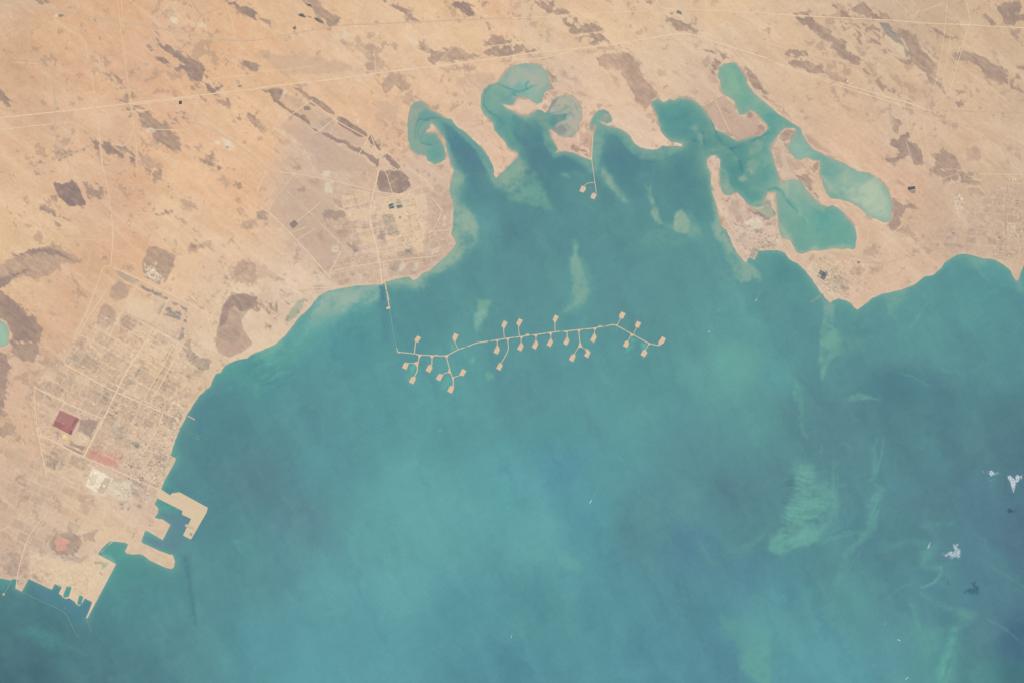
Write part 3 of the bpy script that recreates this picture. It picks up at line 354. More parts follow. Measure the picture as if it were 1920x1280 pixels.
# harbour ground
P('M', 'M', '350,210 430,150 520,130 610,200 620,260 560,320 430,320 370,260', al=.8)
LAND.append((pts('M', '410,220 450,180 530,210 525,235 490,240 505,275 430,292'), (224, 166, 148), .9, 1.2, 1.4, .25))
P('M', 'L', '20,150 70,140 70,190 20,190', '40,270 80,265 70,285', '600,160 760,110 720,220 640,230', '420,320 660,330 600,380 480,360', al=.7)
P('M', 'q', '0,300 200,300 190,470 0,470', '260,80 320,20 310,110', '640,150 750,150 700,230', al=.35)
P('M', 'p', '215,310 420,340 560,400 640,370 740,320 860,385 640,780 420,560 220,490', '740,100 940,110 1000,230 760,230 740,180', al=.7, soft=1)
P('p', 'G', '430,390 480,385 540,460 510,480 440,450', '620,400 700,380 660,420 600,480', '1330,370 1380,380 1370,415 1320,400', '520,330 580,345 560,390', al=.5, rag=1.5)
P('p', 'V', '1350,250 1440,240 1430,290 1370,340 1345,300', al=.7)
P('p', 'v', '1250,240 1380,210 1370,270 1260,270')
P('p', 'w', '700,400 900,340 960,440 800,500', '440,90 500,80 700,150 420,270', al=.6)

TRACKS = []
def K(sheet, w_, al, col, *lines):
    for s in lines: TRACKS.append((pts(sheet, s), w_, al, col))
pal, gry, drk = (233, 205, 172), (198, 174, 152), (186, 158, 140)
K('A', .7, .55, pal, '680,0 690,150', '910,0 930,300 950,480', '730,860 740,1000 770,1280', '90,470 310,480', '400,150 540,240 600,270 650,330', '1700,30 1740,160 1765,290', '940,840 1140,820', '840,1080 920,1100 970,1060 1000,960', '1540,205 1540,270', '1490,700 1440,910', '430,920 550,920 700,1000 750,1060', '680,520 860,560', '1580,590 1920,560', '420,735 720,690', '1180,750 1280,800', '1340,980 1370,1050', '640,330 660,450', '690,530 700,700')
K('A', .7, .5, drk, '1430,0 1510,120 1660,60', '1510,120 1470,180 1475,210')
K('B', .7, .5, pal, '560,440 480,490 250,520 0,540', '680,410 890,380 ', '820,470 1000,440 ', '1160,100 1280,10', '950,400 1060,280 1140,200', '0,780 60,960 150,1100', '560,1000 640,860', '150,165 220,155', '1060,755 1170,660', '1040,640 1120,720', '900,130 830,200 890,250 970,180 880,130', '0,1180 100,1250', '330,1070 400,1180 430,1280', '130,965 330,1090', '820,1100 940,1190')
K('C', .7, .5, pal, '0,325 110,310', '480,262 680,238', '580,410 870,380 1150,330', '1150,75 1280,130', '530,770 545,830 540,1000', '490,990 500,1090 580,1140', '1600,370 1700,440', '1700,150 1900,250 1920,320')
K('D', .7, .5, pal, '960,0 1040,80 1090,130 1130,80', '1340,120 1420,180 1500,190', '1170,80 1320,20', '1365,260 1370,370', '0,325 120,360', '1310,0 1350,60', '130,1080 180,1000', '1380,180 1300,700', '0,100 60,120', '1280,340 1370,345', '1480,330 1430,360')
K('D', .7, .4, drk, '1370,830 1920,850', '350,430 700,520', '250,690 420,640')
K('E', .7, .45, pal, '780,0 800,100', '830,720 850,520 840,300', '1000,430 960,520', '1240,160 1190,350 1120,560', '650,760 670,640 700,520 520,510', '1830,340 1780,470', '1900,200 1930,250', '540,0 600,100', '1650,180 1700,200')
K('E', .6, .4, gry, '0,20 100,0')
K('F', .7, .55, pal, '90,310 110,260 200,140 290,20', '230,150 400,310 650,560 740,670', '550,770 640,600', '310,520 440,440', '170,500 380,420', '0,170 80,0', '600,420 860,410', '640,440 570,420', '1310,120 1380,190 1430,130', '1190,0 1310,100 1330,160', '560,190 580,250 640,300', '1290,460 1310,530 1285,590', '1330,470 1370,550', '870,460 960,440', '1010,0 990,40', '860,250 880,330 920,360', '1000,100 1060,60', '600,740 560,780')
K('F', .6, .5, drk, '640,170 740,190 745,250', '1060,400 1280,340', '1070,280 1190,255', '720,385 850,385', '760,565 800,640')
K('H', .7, .5, pal, '660,320 760,450 740,540 690,560', '880,530 820,650', '720,830 1000,740', '700,830 760,700', '1250,490 1370,640', '370,700 320,780', '1310,105 1295,65 1430,25 1440,75 1360,105', '1365,40 1380,100', '1475,30 1475,65 1600,70', '1480,120 1590,120', '1580,120 1640,190', '1800,400 1900,390', '1890,560 1880,680', '430,690 600,720', '1000,420 930,470', '480,800 560,700')
K('H', .7, .4, drk, '500,620 620,680 850,700', '1000,660 1180,560 1380,400', '1700,110 1690,380', '1620,470 1750,600', '1140,560 1300,440')
K('I', .7, .5, pal, '300,40 380,45', '480,170 560,80 590,30', '480,170 470,260', '580,260 500,440', '310,480 370,490', '420,320 510,370 500,430', '740,200 860,210', '1110,440 1220,540', '540,700 600,580', '450,510 390,640', '300,630 380,640', '200,1100 260,960 250,860 200,800', '330,760 350,960 560,1060 700,1110', '940,800 1060,860', '1180,660 1270,700', '640,1190 780,1150')
K('I', .6, .45, drk, '20,560 80,600', '760,470 720,560', '380,150 480,220', '1060,860 1000,1010')
K('M', .7, .5, pal, '440,110 350,250', '0,130 60,110', '60,100 250,250', '140,130 240,0', '750,220 620,370')
K('M', .6, .4, drk, '660,70 780,130', '300,330 420,110')

LAND2 = []

LAND2.append((pts('o', '620,560 840,540 960,600 960,760 1060,910 900,890 640,760 560,720'), (232, 218, 198), .62, 4, 2, .25))
LAND2.append((pts('o', '150,640 340,760 500,840 640,760 700,480 300,320'), (230, 214, 192), .5, 5, 2, .2))
LAND2.append((pts('o', '640,760 760,820 900,890 1000,960 940,990 780,920 620,820'), (230, 212, 186), .5, 4, 2, .2))

for sh_, s_, a_ in [('E', '960,950 1225,985 1150,1140 955,1070', .6), ('E', '1200,1100 1340,1160 1300,1270 1150,1200', .45), ('I', '560,240 690,270 660,340 570,320', .45), ('I', '960,320 1110,340 1080,430 920,390', .55), ('I', '1110,60 1290,0 1230,130 1090,90', .55), ('I', '1000,560 1080,590 1060,660 960,640', .5),
                    ('I', '880,-20 1010,40 960,90 860,60', .4), ('I', '300,180 440,220 400,320 290,280', .45), ('I', '1060,640 1180,640 1120,760 1020,740', .45), ('I', '1120,700 1290,740 1270,790 1120,760', .4), ('I', '560,680 680,720 650,800 540,770', .5), ('I', '330,480 440,520 400,600 320,590', .3), ('I', '1040,930 1180,960 1150,1010 1030,990', .45), ('I', '420,920 640,960 600,1040 400,980', .4), ('I', '900,740 1010,690 1080,760 1000,800', .3)]:
    LAND2.append((pts(sh_, s_), (228, 202, 172), a_, 1.4, .8, .3))
LAND2.append((pts('m', '900,900 1300,930 1580,1080 1540,1270 1150,1230 900,1080'), (214, 160, 142), .42, 6, 3, .4))
LAND2.append((pts('m', '980,980 1200,1030 1480,1130 1470,1230 1180,1180 950,1060'), (206, 150, 137), .5, 3, 2, .3))
LAND2.append((pts('m', '660,810 920,890 860,960 640,850'), (160, 134, 128), .6, 1.5, .8, .3)); LAND2.append((pts('m', '540,850 880,990 850,1040 530,890'), (160, 134, 128), .6, 1.5, .8, .3)); LAND2.append((pts('m', '840,420 1140,440 1010,720 780,620'), (170, 146, 136), .6, 1.5, .8, .4))
# ------------------------------------------------------------------ survey data: shoals, sediment plumes, dredged channels
SHOAL = []
def Z(sheet, col, al, soft, warp, *shapes):
    for s in shapes: SHOAL.append(('poly', pts(sheet, s), col, al, soft, warp))
def ZL(sheet, col, al, wd, warp, *lines):
    for s in lines: SHOAL.append(('line', pts(sheet, s), col, al, wd, warp))
lg, pg, tq, dk = (122, 176, 152), (146, 184, 156), (108, 172, 160), (80, 128, 140)
# shelf of the middle peninsula
Z('F', (132, 178, 157), .8, 5, 5, '1470,-20 1540,0 1560,60 1500,160 1490,230 1540,270 1620,340 1655,430 1650,520 1600,600 1500,660 1420,740 1370,780 1310,780 1260,860 1200,875 1090,850 1000,880 960,850 1180,760 1480,560 1440,300')
Z('F', lg, .45, 8, 4, '1480,0 1570,20 1590,100 1540,200 1600,300 1660,420 1660,560 1500,720 1350,800 1240,880 1040,900 990,840 1480,560')
# spit shelf
Z('F', (116, 168, 150), .8, 5, 3, '1740,20 1760,100 1830,150 1920,190 1980,60 1960,0 1800,0')
Z('G', (108, 164, 149), .8, 5, 3, '-80,170 0,225 120,245 250,280 300,290 250,130 170,0 60,-110 -60,-60')
Z('G', (140, 176, 150), .6, 8, 3, '-70,30 60,-70 130,0 90,90 0,140 -60,110')
Z('G', (110, 166, 152), .7, 6, 4, '620,-20 700,-10 790,80 850,170 880,230 840,250 790,210 700,120 640,30')
Z('G', (142, 180, 152), .5, 4, 3, '670,0 740,60 800,140 860,230 820,230 740,140 680,60')
Z('G', (132, 176, 153), .8, 2, 2, '985,108 995,130 1020,142 1043,105 1040,160 1055,210 1090,290 1130,400 1090,410 1050,350 1030,240 1010,160')
Z('G', (136, 182, 156), .9, 1.5, 1.5, '1225,325 1262,300 1310,330 1340,390 1330,450 1300,475 1240,470 1212,440 1212,370')
Z('G', (116, 170, 152), .6, 5, 4, '1270,300 1340,330 1400,420 1420,500 1340,510 1280,480 1180,440 1130,400 1210,420')
Z('G', (104, 160, 150), .5, 8, 5, '980,540 1050,450 1210,440 1380,500 1300,590 1150,560 1020,600')
Z('G', (116, 172, 156), .88, 3.5, 2, '452,530 475,518 495,540 500,580 490,610 512,660 525,730 545,790 570,850 572,900 540,990 470,1010 420,1050 365,1065 430,1010 465,950 460,860 445,740 440,650 470,610 455,570')
Z('G', (108, 166, 152), .5, 7, 4, '440,640 540,640 600,800 600,900 540,1020 400,1080 350,1080 440,980')
Z('F', (110, 172, 152), .7, 4, 4, '1650,970 1780,960 1740,1030 1720,1120 1680,1200 1640,1190 1670,1080')
Z('G', (112, 170, 152), .75, 4, 3, '0,-60 60,0 90,90 20,130 -40,60')
# peninsula west shelf
Z('G', (120, 172, 155), .78, 4, 4, '1455,-40 1500,-20 1520,120 1560,330 1590,430 1640,540 1700,640 1770,700 1830,740 1880,800 1870,830 1800,780 1790,810 1720,838 1660,800 1630,730 1600,600 1510,510 1490,420 1520,330 1490,160')
Z('G', (138, 178, 155), .5, 3, 2, '1500,160 1570,420 1650,590 1760,700 1740,700 1600,560 1520,480')
# south-east plume and its edges
Z('H', (116, 168, 154), .75, 3, 2, '400,960 470,990 510,1000 500,1080 490,1170 530,1200 520,1280 390,1300 400,1180 420,1080')
Z('L', (116, 168, 154), .75, 3, 2, '390,-20 560,-20 530,60 530,100 470,140 430,230 420,290 400,280 380,150')
Z('L', (112, 160, 148), .5, 6, 4, '480,-20 780,-20 700,60 560,110 480,120')
Z('L', (106, 160, 151), .75, 2, 2, '550,425 640,400 700,385 760,410 840,440 780,428 680,440 600,440')
Z('L', (104, 164, 151), .6, 4, 3, '110,100 190,200 240,320 260,460 250,560 300,720 260,680 220,540 190,380 140,240')
Z('L', dk, .5, 6, 4, '100,60 180,190 280,330 400,430 520,470 480,500 350,440 240,320 140,180')
Z('L', dk, .35, 10, 5, '900,200 1100,260 1300,350 1500,420 1400,480 1100,460 800,380 760,260')
Z('L', (104, 164, 152), .6, 2, 2, '1300,190 1340,215 1400,222 1340,228 1305,205')
Z('s', (108, 166, 153), .65, 8, 4, '380,80 520,110 620,200 640,300 760,380 860,480 900,620 820,820 700,960 520,1060 400,1080 260,1160 180,1150 130,1080 180,960 260,840 300,640 400,480 430,300')
Z('s', (104, 163, 155), .75, 3, 3, '430,360 520,380 600,480 620,580 720,640 680,700 560,720 420,780 340,740 290,680 320,590 400,540')
Z('s', (105, 166, 156), .85, 2.5, 2, '130,1060 160,980 240,930 400,960 480,880 600,830 720,800 700,900 640,1010 560,1055 420,1090 300,1140 200,1160 150,1130')
Z('s', (110, 171, 158), .6, 4, 2, '330,1040 420,960 520,860 600,880 520,980 420,1050')
ZL('s', (100, 160, 152), .5, 4.5, 2, '1260,20 1270,200 1280,320', '1240,350 1300,400 1370,430', '900,1280 980,1120 1120,1010 1200,950 1290,840')
Z('s', (102, 161, 154), .65, 5, 3, '1370,390 1400,440 1330,540 1310,640 1290,820 1180,960 1130,1000 1200,860 1190,720 1220,560 1300,450')
ZL('s', (102, 162, 153), .4, 2.6, 2, '840,120 850,300 840,480 870,640 870,760', '760,380 830,412 960,390', '660,1040 820,990 1000,940 1120,880')
Z('Q', (104, 162, 153), .6, 5, 2, '720,140 800,100 700,220 620,310 560,420 520,540 480,560 540,410 600,290')
Z('Q', (100, 162, 151), .5, 7, 3, '1150,290 1260,260 1230,340 1200,390 1290,400 1270,430 1200,420 1140,420')
ZL('Q', (104, 170, 157), .8, 2.4, 1, '1298,405 1304,435 1285,480 1250,518 1200,545 1150,560')
ZL('Q', (96, 154, 150), .42, 7, 4, '860,265 980,235 1100,225 1230,240', '1160,615 1240,685 1350,715 1480,745 1530,780', '1180,110 1280,95 1380,75')
Z('Q', (100, 158, 150), .5, 10, 4, '1400,730 1530,760 1530,830 1440,880 1380,1000 1300,1140 1200,1280 1380,1290 1440,1000')
ZL('Q', (97, 166, 158), .8, 8, 2, '1400,880 1370,980 1330,1080 1300,1180 1310,1290')
Z('Q', (98, 160, 152), .55, 8, 3, '1080,670 1110,700 1130,800 1160,860 1330,880 1250,1060 1180,1180 1130,1100 1090,900')
Z('O', (98, 158, 153), .55, 8, 4, '1540,780 1700,790 1840,860 1930,960 1930,1290 1860,1290 1720,1140 1735,1040 1640,930')
Z('O', (104, 168, 156), .5, 5, 3, '1930,960 1870,1000 1750,1060 1720,1160 1860,1280 1940,1280')
Z('O', (106, 168, 160), .55, 5, 3, '330,310 420,310 540,400 520,430 420,420 340,350')
ZL('O', (96, 148, 148), .4, 7, 3, '1420,230 1440,310 1480,370 1560,380 1660,340 1780,250 1900,150 1960,110')
Z('K', (106, 166, 155), .5, 16, 6, '1500,-10 1600,0 1700,40 1800,90 1920,140 1880,220 1700,200 1600,120')
# left shore
Z('F', (126, 182, 163), .85, 7, 4, '280,1290 340,1230 430,1040 500,920 640,885 780,865 930,860 940,900 930,960 840,1010 700,1055 560,1115 420,1180 340,1240')
Z('F', (100, 166, 158), .6, 8, 5, '240,1290 420,1090 930,980 900,1040 660,1110 440,1220 380,1290')
Z('J', (92, 158, 148), .6, 6, 5, '0,60 120,20 300,-10 520,0 380,40 280,120 230,230 100,300 0,420')
ZL('J', (112, 178, 158), .7, 2.2, 3, '0,85 100,45 180,0')
Z('J', (108, 176, 160), .5, 4, 4, '0,80 150,0 220,40 120,120 0,150')
Z('J', dk, .5, 3, 2, '190,300 210,290 235,305 230,330 205,335', '20,300 90,290 120,310 60,320')
Z('F', dk, .8, 2, 1, '925,862 968,862 968,970 940,975')
Z('F', dk, .4, 5, 2, '925,960 985,980 1000,1290 950,1290')
Z('J', (98, 170, 156), .7, 4, 3, '1160,180 1190,170 1210,200 1180,250 1150,330 1130,300')
Z('b', (98, 178, 162), .8, 3, 2, '1090,540 1140,450 1200,560 1180,660 1080,720 1000,720')
Z('b', (104, 182, 164), .7, 3, 2, '380,260 440,240 470,330 420,430 350,460', '1560,120 1610,100 1640,150 1580,180', '1850,420 1920,400 1930,500 1870,500')
Z('a', (112, 180, 164), .7, 4, 2, '1100,660 1220,600 1290,790 1180,860 1180,740', '1650,100 1840,20 1920,0 1760,300 1700,460 1650,380', '1560,960 1600,930 1640,980 1600,1040 1560,1010', '850,490 870,485 800,540')
Z('d', (104, 186, 164), .75, 4, 2, '1200,560 1240,470 1330,500 1260,560 1240,660 1140,730 1160,640', '1400,580 1480,570 1490,640 1420,680')
Z('J', (116, 172, 152), .7, 2, 2, '1355,660 1380,645 1402,662 1380,682', '1715,235 1760,228 1785,262 1730,280')
Z('G', (116, 172, 158), .6, 2, 2, '1535,1035 1560,1030 1570,1060 1545,1060', '1585,1032 1600,1030 1602,1052', '370,25 400,20 440,60 410,60')
Z('M', (92, 156, 146), .7, 5, 3, '750,290 800,230 860,215 940,235 920,290 960,320 880,380 760,310')
Z('M', (110, 180, 160), .8, 2.5, 1.5, '780,310 830,325 865,370 850,382 760,330')
Z('M', (84, 146, 143), .55, 8, 5, '860,400 950,320 1100,360 1280,420 1250,480 1000,560 800,560', '100,900 300,830 540,990 640,1050 420,1030 280,960', '0,500 90,500 60,560 0,600')
Z('M', (100, 168, 154), .7, 4, 3, '1740,220 1790,195 1810,230 1790,260 1750,240')
Z('M', dk, .55, 7, 3, '1370,330 1410,320 1430,500 1470,820 1430,830 1390,560', '270,580 440,600 700,690 640,790 690,920 660,950 480,740 260,610')
Z('M', (104, 130, 146), .55, 4, 1, '1180,10 1300,-40 1430,40 1360,170 1390,210 1300,310 1090,220 1080,180 1230,200 1280,100')
Z('I', (92, 162, 148), .6, 4, 3, '1285,850 1310,760 1350,800 1360,860 1330,960 1290,930', '1160,1215 1230,1190 1340,1250 1330,1290 1190,1290', '1200,1110 1260,1010 1280,1060 1350,1120 1280,1140')
Z('I', (86, 156, 148), .55, 6, 4, '1560,330 1660,230 1790,130 1930,90 1930,300 1700,300')
Z('I', dk, .3, 9, 4, '1480,420 1600,330 1640,380 1560,500 1500,700 1440,560')
# inlets
ZL('B', (78, 130, 138), .75, 1.3, .6, '1925,675 1870,655 1820,632 1760,640 1715,690 1702,740 1712,800 1760,850 1820,880 1860,940', '1420,890 1340,880 1280,895 1240,920 1215,980 1225,1060 1260,1080 1320,1085', '1300,905 1230,890 1200,920 1190,980 1195,1040', '1270,970 1245,1010 1240,1050')
ZL('C', (76, 142, 146), .75, 1.6, .8, '0,690 60,685 110,670 160,645 190,645', '110,660 105,630 130,610', '0,700 30,720')
Z('B', (84, 128, 140), .7, 3, 2, '1400,930 1480,930 1540,1010 1620,1080 1690,1150 1730,1290 1560,1290 1490,1180 1440,1080')
Z('C', (84, 130, 140), .7, 4, 2, '0,860 80,900 160,970 220,1000 240,1080 300,1190 420,1170 520,1230 560,1290 260,1290 160,1200 60,1080 0,1000')
Z('C', (84, 130, 140), .6, 5, 2, '700,1020 760,1000 860,1060 900,1120 1000,1180 1080,1190 1050,1290 720,1290 680,1160')
ZL('C', (76, 126, 136), .75, 2.6, 1, '1500,900 1530,1000 1580,1080 1640,1120 1680,1170 1720,1240 1730,1290', '1640,1120 1760,1080 1920,1000', '1330,1090 1360,1060 1440,1060', '1430,1000 1440,1080')
Z('C', (126, 172, 150), .6, 3, 3, '1280,1060 1330,1070 1310,1100 1250,1130', '1400,1000 1440,1020 1430,1100 1400,1120', '1600,1130 1680,1160 1700,1200 1650,1220', '1740,1230 1820,1180 1860,1240 1800,1290 1740,1290', '1760,1080 1900,1040 1870,1130 1780,1150', '1300,960 1390,950 1380,1000', '1460,1120 1570,1080 1600,1110 1480,1150')
Z('C', (124, 166, 146), .7, 3, 2, '170,860 270,880 290,960 230,960 180,910', '690,840 745,860 745,925 690,910')
ZL('C', (96, 150, 144), .7, 2, 1, '190,830 270,862 360,830 400,820', '330,890 290,900 240,900')
Z('G', (134, 176, 152), .7, 3, 2, '1560,-20 1620,0 1630,100 1660,150 1620,185 1570,150', '1700,40 1750,30 1770,60 1740,85 1710,70', '1780,-10 1830,-10 1830,20 1800,25', '1790,260 1880,200 1900,180 1890,250 1840,250')
Z('H', (146, 184, 156), .7, 4, 2, '85,100 160,70 150,200 100,150', '300,160 400,255 440,275 420,300 340,280 280,210', '80,400 180,500 210,600 260,615 180,560 110,490', '260,620 340,560 390,600 480,580 560,560 650,580 600,595 400,600')
ZL('H', (84, 150, 146), .7, 2.5, 1, '60,130 110,160 160,240 220,310', '0,140 60,130')
ZL('H', (132, 184, 160), .6, 2.4, 2, '180,200 240,260 240,330 300,380', '130,100 150,200')
Z('H', (150, 202, 172), .6, 6, 3, '560,150 800,60 900,200 900,350 800,340 640,230')
Z('H', (146, 186, 162), .6, 4, 2, '410,60 450,160 560,210 500,140 430,40')
Z('H', (112, 168, 152), .6, 5, 4, '1500,660 1640,665 1660,690 1560,740 1500,700', '840,930 1040,880 1000,1010 950,1130 900,1000', '1160,830 1260,780 1100,870', '1850,850 1900,830 1920,930 1880,900')
ZL('H', (106, 164, 152), .6, 2, 2, '880,960 920,1060 950,1110', '1060,1190 1140,1080 1200,1000', '1560,720 1620,790 1660,820')
Z('H', dk, .35, 8, 4, '1700,860 1930,960 1930,1030 1780,920', '1200,800 1330,740 1400,680 1300,800', '0,620 120,640 160,700 60,680')

# tidal flat and half-drained creek
Z('C', (158, 178, 158), .95, 1.2, .7, '285,830 300,765 350,728 400,716 450,725 492,762 522,812 520,872 500,935 488,990 448,1028 400,1030 350,1015 310,975 330,930 400,900 420,850 340,860 290,860')
Z('C', (148, 146, 140), .85, 1, 1, '275,812 310,745 350,735 335,770 300,805 285,832', '318,868 370,862 392,905 350,912', '300,970 340,945 380,930 412,980 400,1010 360,1015 320,1000', '345,790 368,780 358,800', '392,788 420,795 405,806')
ZL('C', (150, 150, 142), .6, .8, .8, '440,745 480,790 500,850', '400,930 450,970 470,1010', '420,840 470,900', '350,1015 400,1032 450,1022 486,985')
ZL('C', (112, 162, 150), .8, 1.6, .6, '190,830 270,862 360,835 430,805')
Z('C', (120, 160, 146), .6, 2, 1, '180,830 260,862 320,850 300,890 230,900')
Z('C', (158, 166, 150), .8, 1.8, 1, '690,850 740,858 742,925 700,925 665,890')
Z('C', (160, 178, 158), .6, 2.5, 1.5, '-5,505 40,495 70,560 30,640 0,660 -40,620', '30,500 240,520 280,620 200,690 60,560')
Z('B', (148, 170, 150), .7, 2, 1.2, '1145,900 1165,800 1200,770 1250,770 1290,810 1220,850 1190,960 1180,1080 1150,1040')
Z('B', (128, 168, 150), .6, 2.5, 1.5, '1180,960 1250,900 1290,920 1260,1000 1240,1080 1300,1100 1240,1150 1180,1120')
Z('B', (112, 166, 152), .7, 2.5, 1.2, '1290,810 1370,850 1470,905 1540,985 1620,1060 1700,1150 1780,1290 1740,1290 1640,1130 1530,1020 1440,930 1330,860')
Z('B', (120, 168, 152), .7, 2.5, 1.2, '1430,1080 1470,1180 1500,1290 1440,1290 1420,1150')
Z('C', (118, 168, 152), .65, 3, 1.5, '600,980 650,930 740,950 830,990 890,1060 950,1110 1080,1120 1260,1095 1270,1130 1120,1200 960,1190 860,1110 780,1010 690,1000 640,1290 590,1290')
Z('C', (116, 168, 150), .6, 3, 1.5, '230,960 290,1020 330,1140 460,1145 590,1200 590,1290 500,1210 400,1165 310,1190 240,1080')

Z('M', (84, 132, 146), .6, 3, 1, '210,505 390,580 410,540 470,600 570,690 700,680 640,780 470,740 260,600')
Z('M', (88, 158, 148), .6, 4, 2, '0,490 90,505 60,560 0,580', '100,500 140,505 110,560 90,540')
Z('p', (80, 164, 152), 1, 2.5, .2, '890,560 955,570 920,690 870,710 840,690', '1060,675 1110,695 1085,790 1055,805 1030,785')

ZL('M', (76, 118, 132), .6, 3.4, 1.5, '1385,335 1405,420 1420,500 1440,620 1455,740 1465,830')

ISL = [('a', '505,522 585,560 520,668 480,655 445,610', "lone pad north of the causeway nearest its western end", 1),
 ('a', '1245,468 1337,510 1265,652 1243,645 1203,570', "pad north of the causeway on a slanting spur where the road bends uphill", 0),
 ('b', '248,200 348,215 290,354 195,310', "four-sided pad hooked to the west side of the first southern fork", 0),
 ('b', '440,472 475,500 476,545 427,644 336,598 375,505', "pad at the foot of the first southern fork, near the western end", 0),
 ('b', '780,243 812,290 806,332 757,414 667,365 725,260', "single pad hanging straight below the causeway between the two western forks", 0),
 ('b', '935,428 1037,440 967,582 872,535', "four-sided pad on the left arm of the second southern fork", 0),
 ('b', '1405,323 1492,370 1432,477 1338,465', "pad on the right arm of the second southern fork, pointing up", 0),
 ('b', '1205,658 1246,690 1242,732 1192,830 1101,780 1145,690', "southernmost pad, at the tip of the second southern fork", 0),
 ('c', '478,220 556,262 482,405 424,325', "kite-shaped pad north of the causeway, left of the close pair", 0),
 ('c', '778,177 860,218 780,362 724,280', "kite-shaped pad north of the causeway, right of the close pair", 0),
 ('c', '1500,103 1580,145 1502,290 1451,205', "kite-shaped pad standing alone north of the middle of the causeway", 0),
 ('c', '345,690 402,800 356,902 266,858', "pad below the causeway left of the long bent spur", 1),
 ('c', '415,1060 462,1120 402,1227 320,1175 375,1075', "pad far below the causeway at the end of the long bent spur", 1),
 ('c', '822,640 877,735 823,840 736,795', "first of four teardrop pads in a row below the causeway, under the close pair", 2),
 ('c', '1120,590 1172,690 1114,805 1031,755', "second of four teardrop pads in a row, just right of the wide water gap", 1),
 ('c', '1415,560 1465,650 1411,754 1326,710', "third of four teardrop pads in a row below the causeway", 0),
 ('c', '1745,530 1794,625 1739,727 1658,680', "last of four teardrop pads in a row, left of the Y-shaped spur", 1),
 ('d', '250,752 272,800 228,902 148,860 195,775', "pad at the left foot of the Y-shaped spur", 0),
 ('d', '420,676 482,678 525,740 484,837 405,790 447,735 438,705', "hooked pad at the right foot of the Y-shaped spur", 0),
 ('d', '590,388 632,480 583,574 513,530', "teardrop pad below the causeway right of the Y-shaped spur", 1),
 ('d', '1053,36 1129,72 1082,167 1028,157 1008,110', "northern pad at the crest where the causeway turns down to the east", 0),
 ('d', '1325,193 1396,235 1347,327 1288,300 1288,260', "northern pad over the last junction east of the crest", 0),
 ('d', '1160,533 1192,580 1152,664 1075,625 1115,545', "pad below the junction east of the crest, over pale water", 1),
 ('d', '1465,678 1502,740 1450,824 1378,775 1420,695', "pad below the last junction, next to the eastern end", 0),
 ('d', '1750,458 1820,500 1783,575 1700,625 1678,608 1692,575 1684,562', "pad forming the hooked eastern end of the causeway", 0),
 ('G', '525,111 556,125 553,147 533,168 504,155', "western pad of the two below the northern peninsula", 0),
 ('G', '610,164 638,180 618,219 587,205 595,180', "eastern pad of the two below the northern peninsula", 0)]
for i_ in ISL: Z(i_[0], (118, 170, 158), .3, 3.0, 1.0, i_[1])

# fine threads of silt
ZL('s', (106, 166, 155), .5, 1.3, 1.5, '430,300 520,330 600,320', '370,570 480,580 620,590 730,640', '330,710 420,750 560,760 680,730', '150,950 260,930 380,980', '640,1020 760,940 900,870 1040,800', '700,1040 860,960 1040,880', '470,380 540,400 600,395', '400,460 520,480 600,510', '600,640 680,700 640,750', '1200,700 1230,600 1290,500', '1240,740 1290,620 1340,520', '820,120 830,300 830,500', '870,140 880,330 870,520 900,640', '560,1060 700,1000 800,960', '1230,860 1290,740 1350,600', '1180,1000 1080,1080 960,1220 920,1290', '400,220 500,180 620,215', '1370,20 1330,160 1290,280')
ZL('Q', (102, 162, 153), .45, 1.6, 2, '1660,400 1800,480 1925,560', '1640,800 1760,860 1880,960', '480,860 560,780 620,740', '520,560 600,420 700,300', '1150,560 1240,520 1295,450', '1180,640 1280,700 1400,730 1520,790', '1340,1290 1370,1100 1420,900', '1080,690 1100,800 1150,900 1200,1000', '900,640 1000,560 1100,520', '620,340 560,440 500,600')
ZL('L', (102, 158, 150), .4, 1.8, 2, '870,720 860,820 790,1000', '820,720 800,860 780,1000', '410,780 400,880', '120,120 220,300 250,520 300,740', '560,430 680,395 830,435', '500,900 480,1000 490,1150', '540,760 600,780 640,820', '900,200 1060,260 1220,330', '1310,190 1350,220 1420,222')
ZL('O', (100, 156, 150), .35, 1.8, 2, '1420,230 1480,370 1560,385 1700,320 1900,170', '1500,320 1660,300 1850,200', '1560,790 1700,970 1740,1080 1860,1280', '330,310 420,390 540,430')
ZL('J', (108, 176, 160), .45, 1.4, 2, '0,120 80,90 180,20', '10,200 120,150 260,70 380,30', '40,260 160,200 300,110', '0,330 100,290 220,220')
ZL('I', (96, 164, 152), .4, 1.6, 2, '1560,330 1700,290 1860,230', '1480,440 1620,380 1800,330 1920,300', '1620,240 1760,180 1920,130')
ZL('G', (112, 170, 155), .4, 1.5, 2, '700,40 790,120 850,230', '1000,140 1060,300 1110,400', '980,540 1010,470 1100,450 1220,480', '1330,300 1400,400 1420,490', '1510,340 1520,470 1600,570 1680,720')
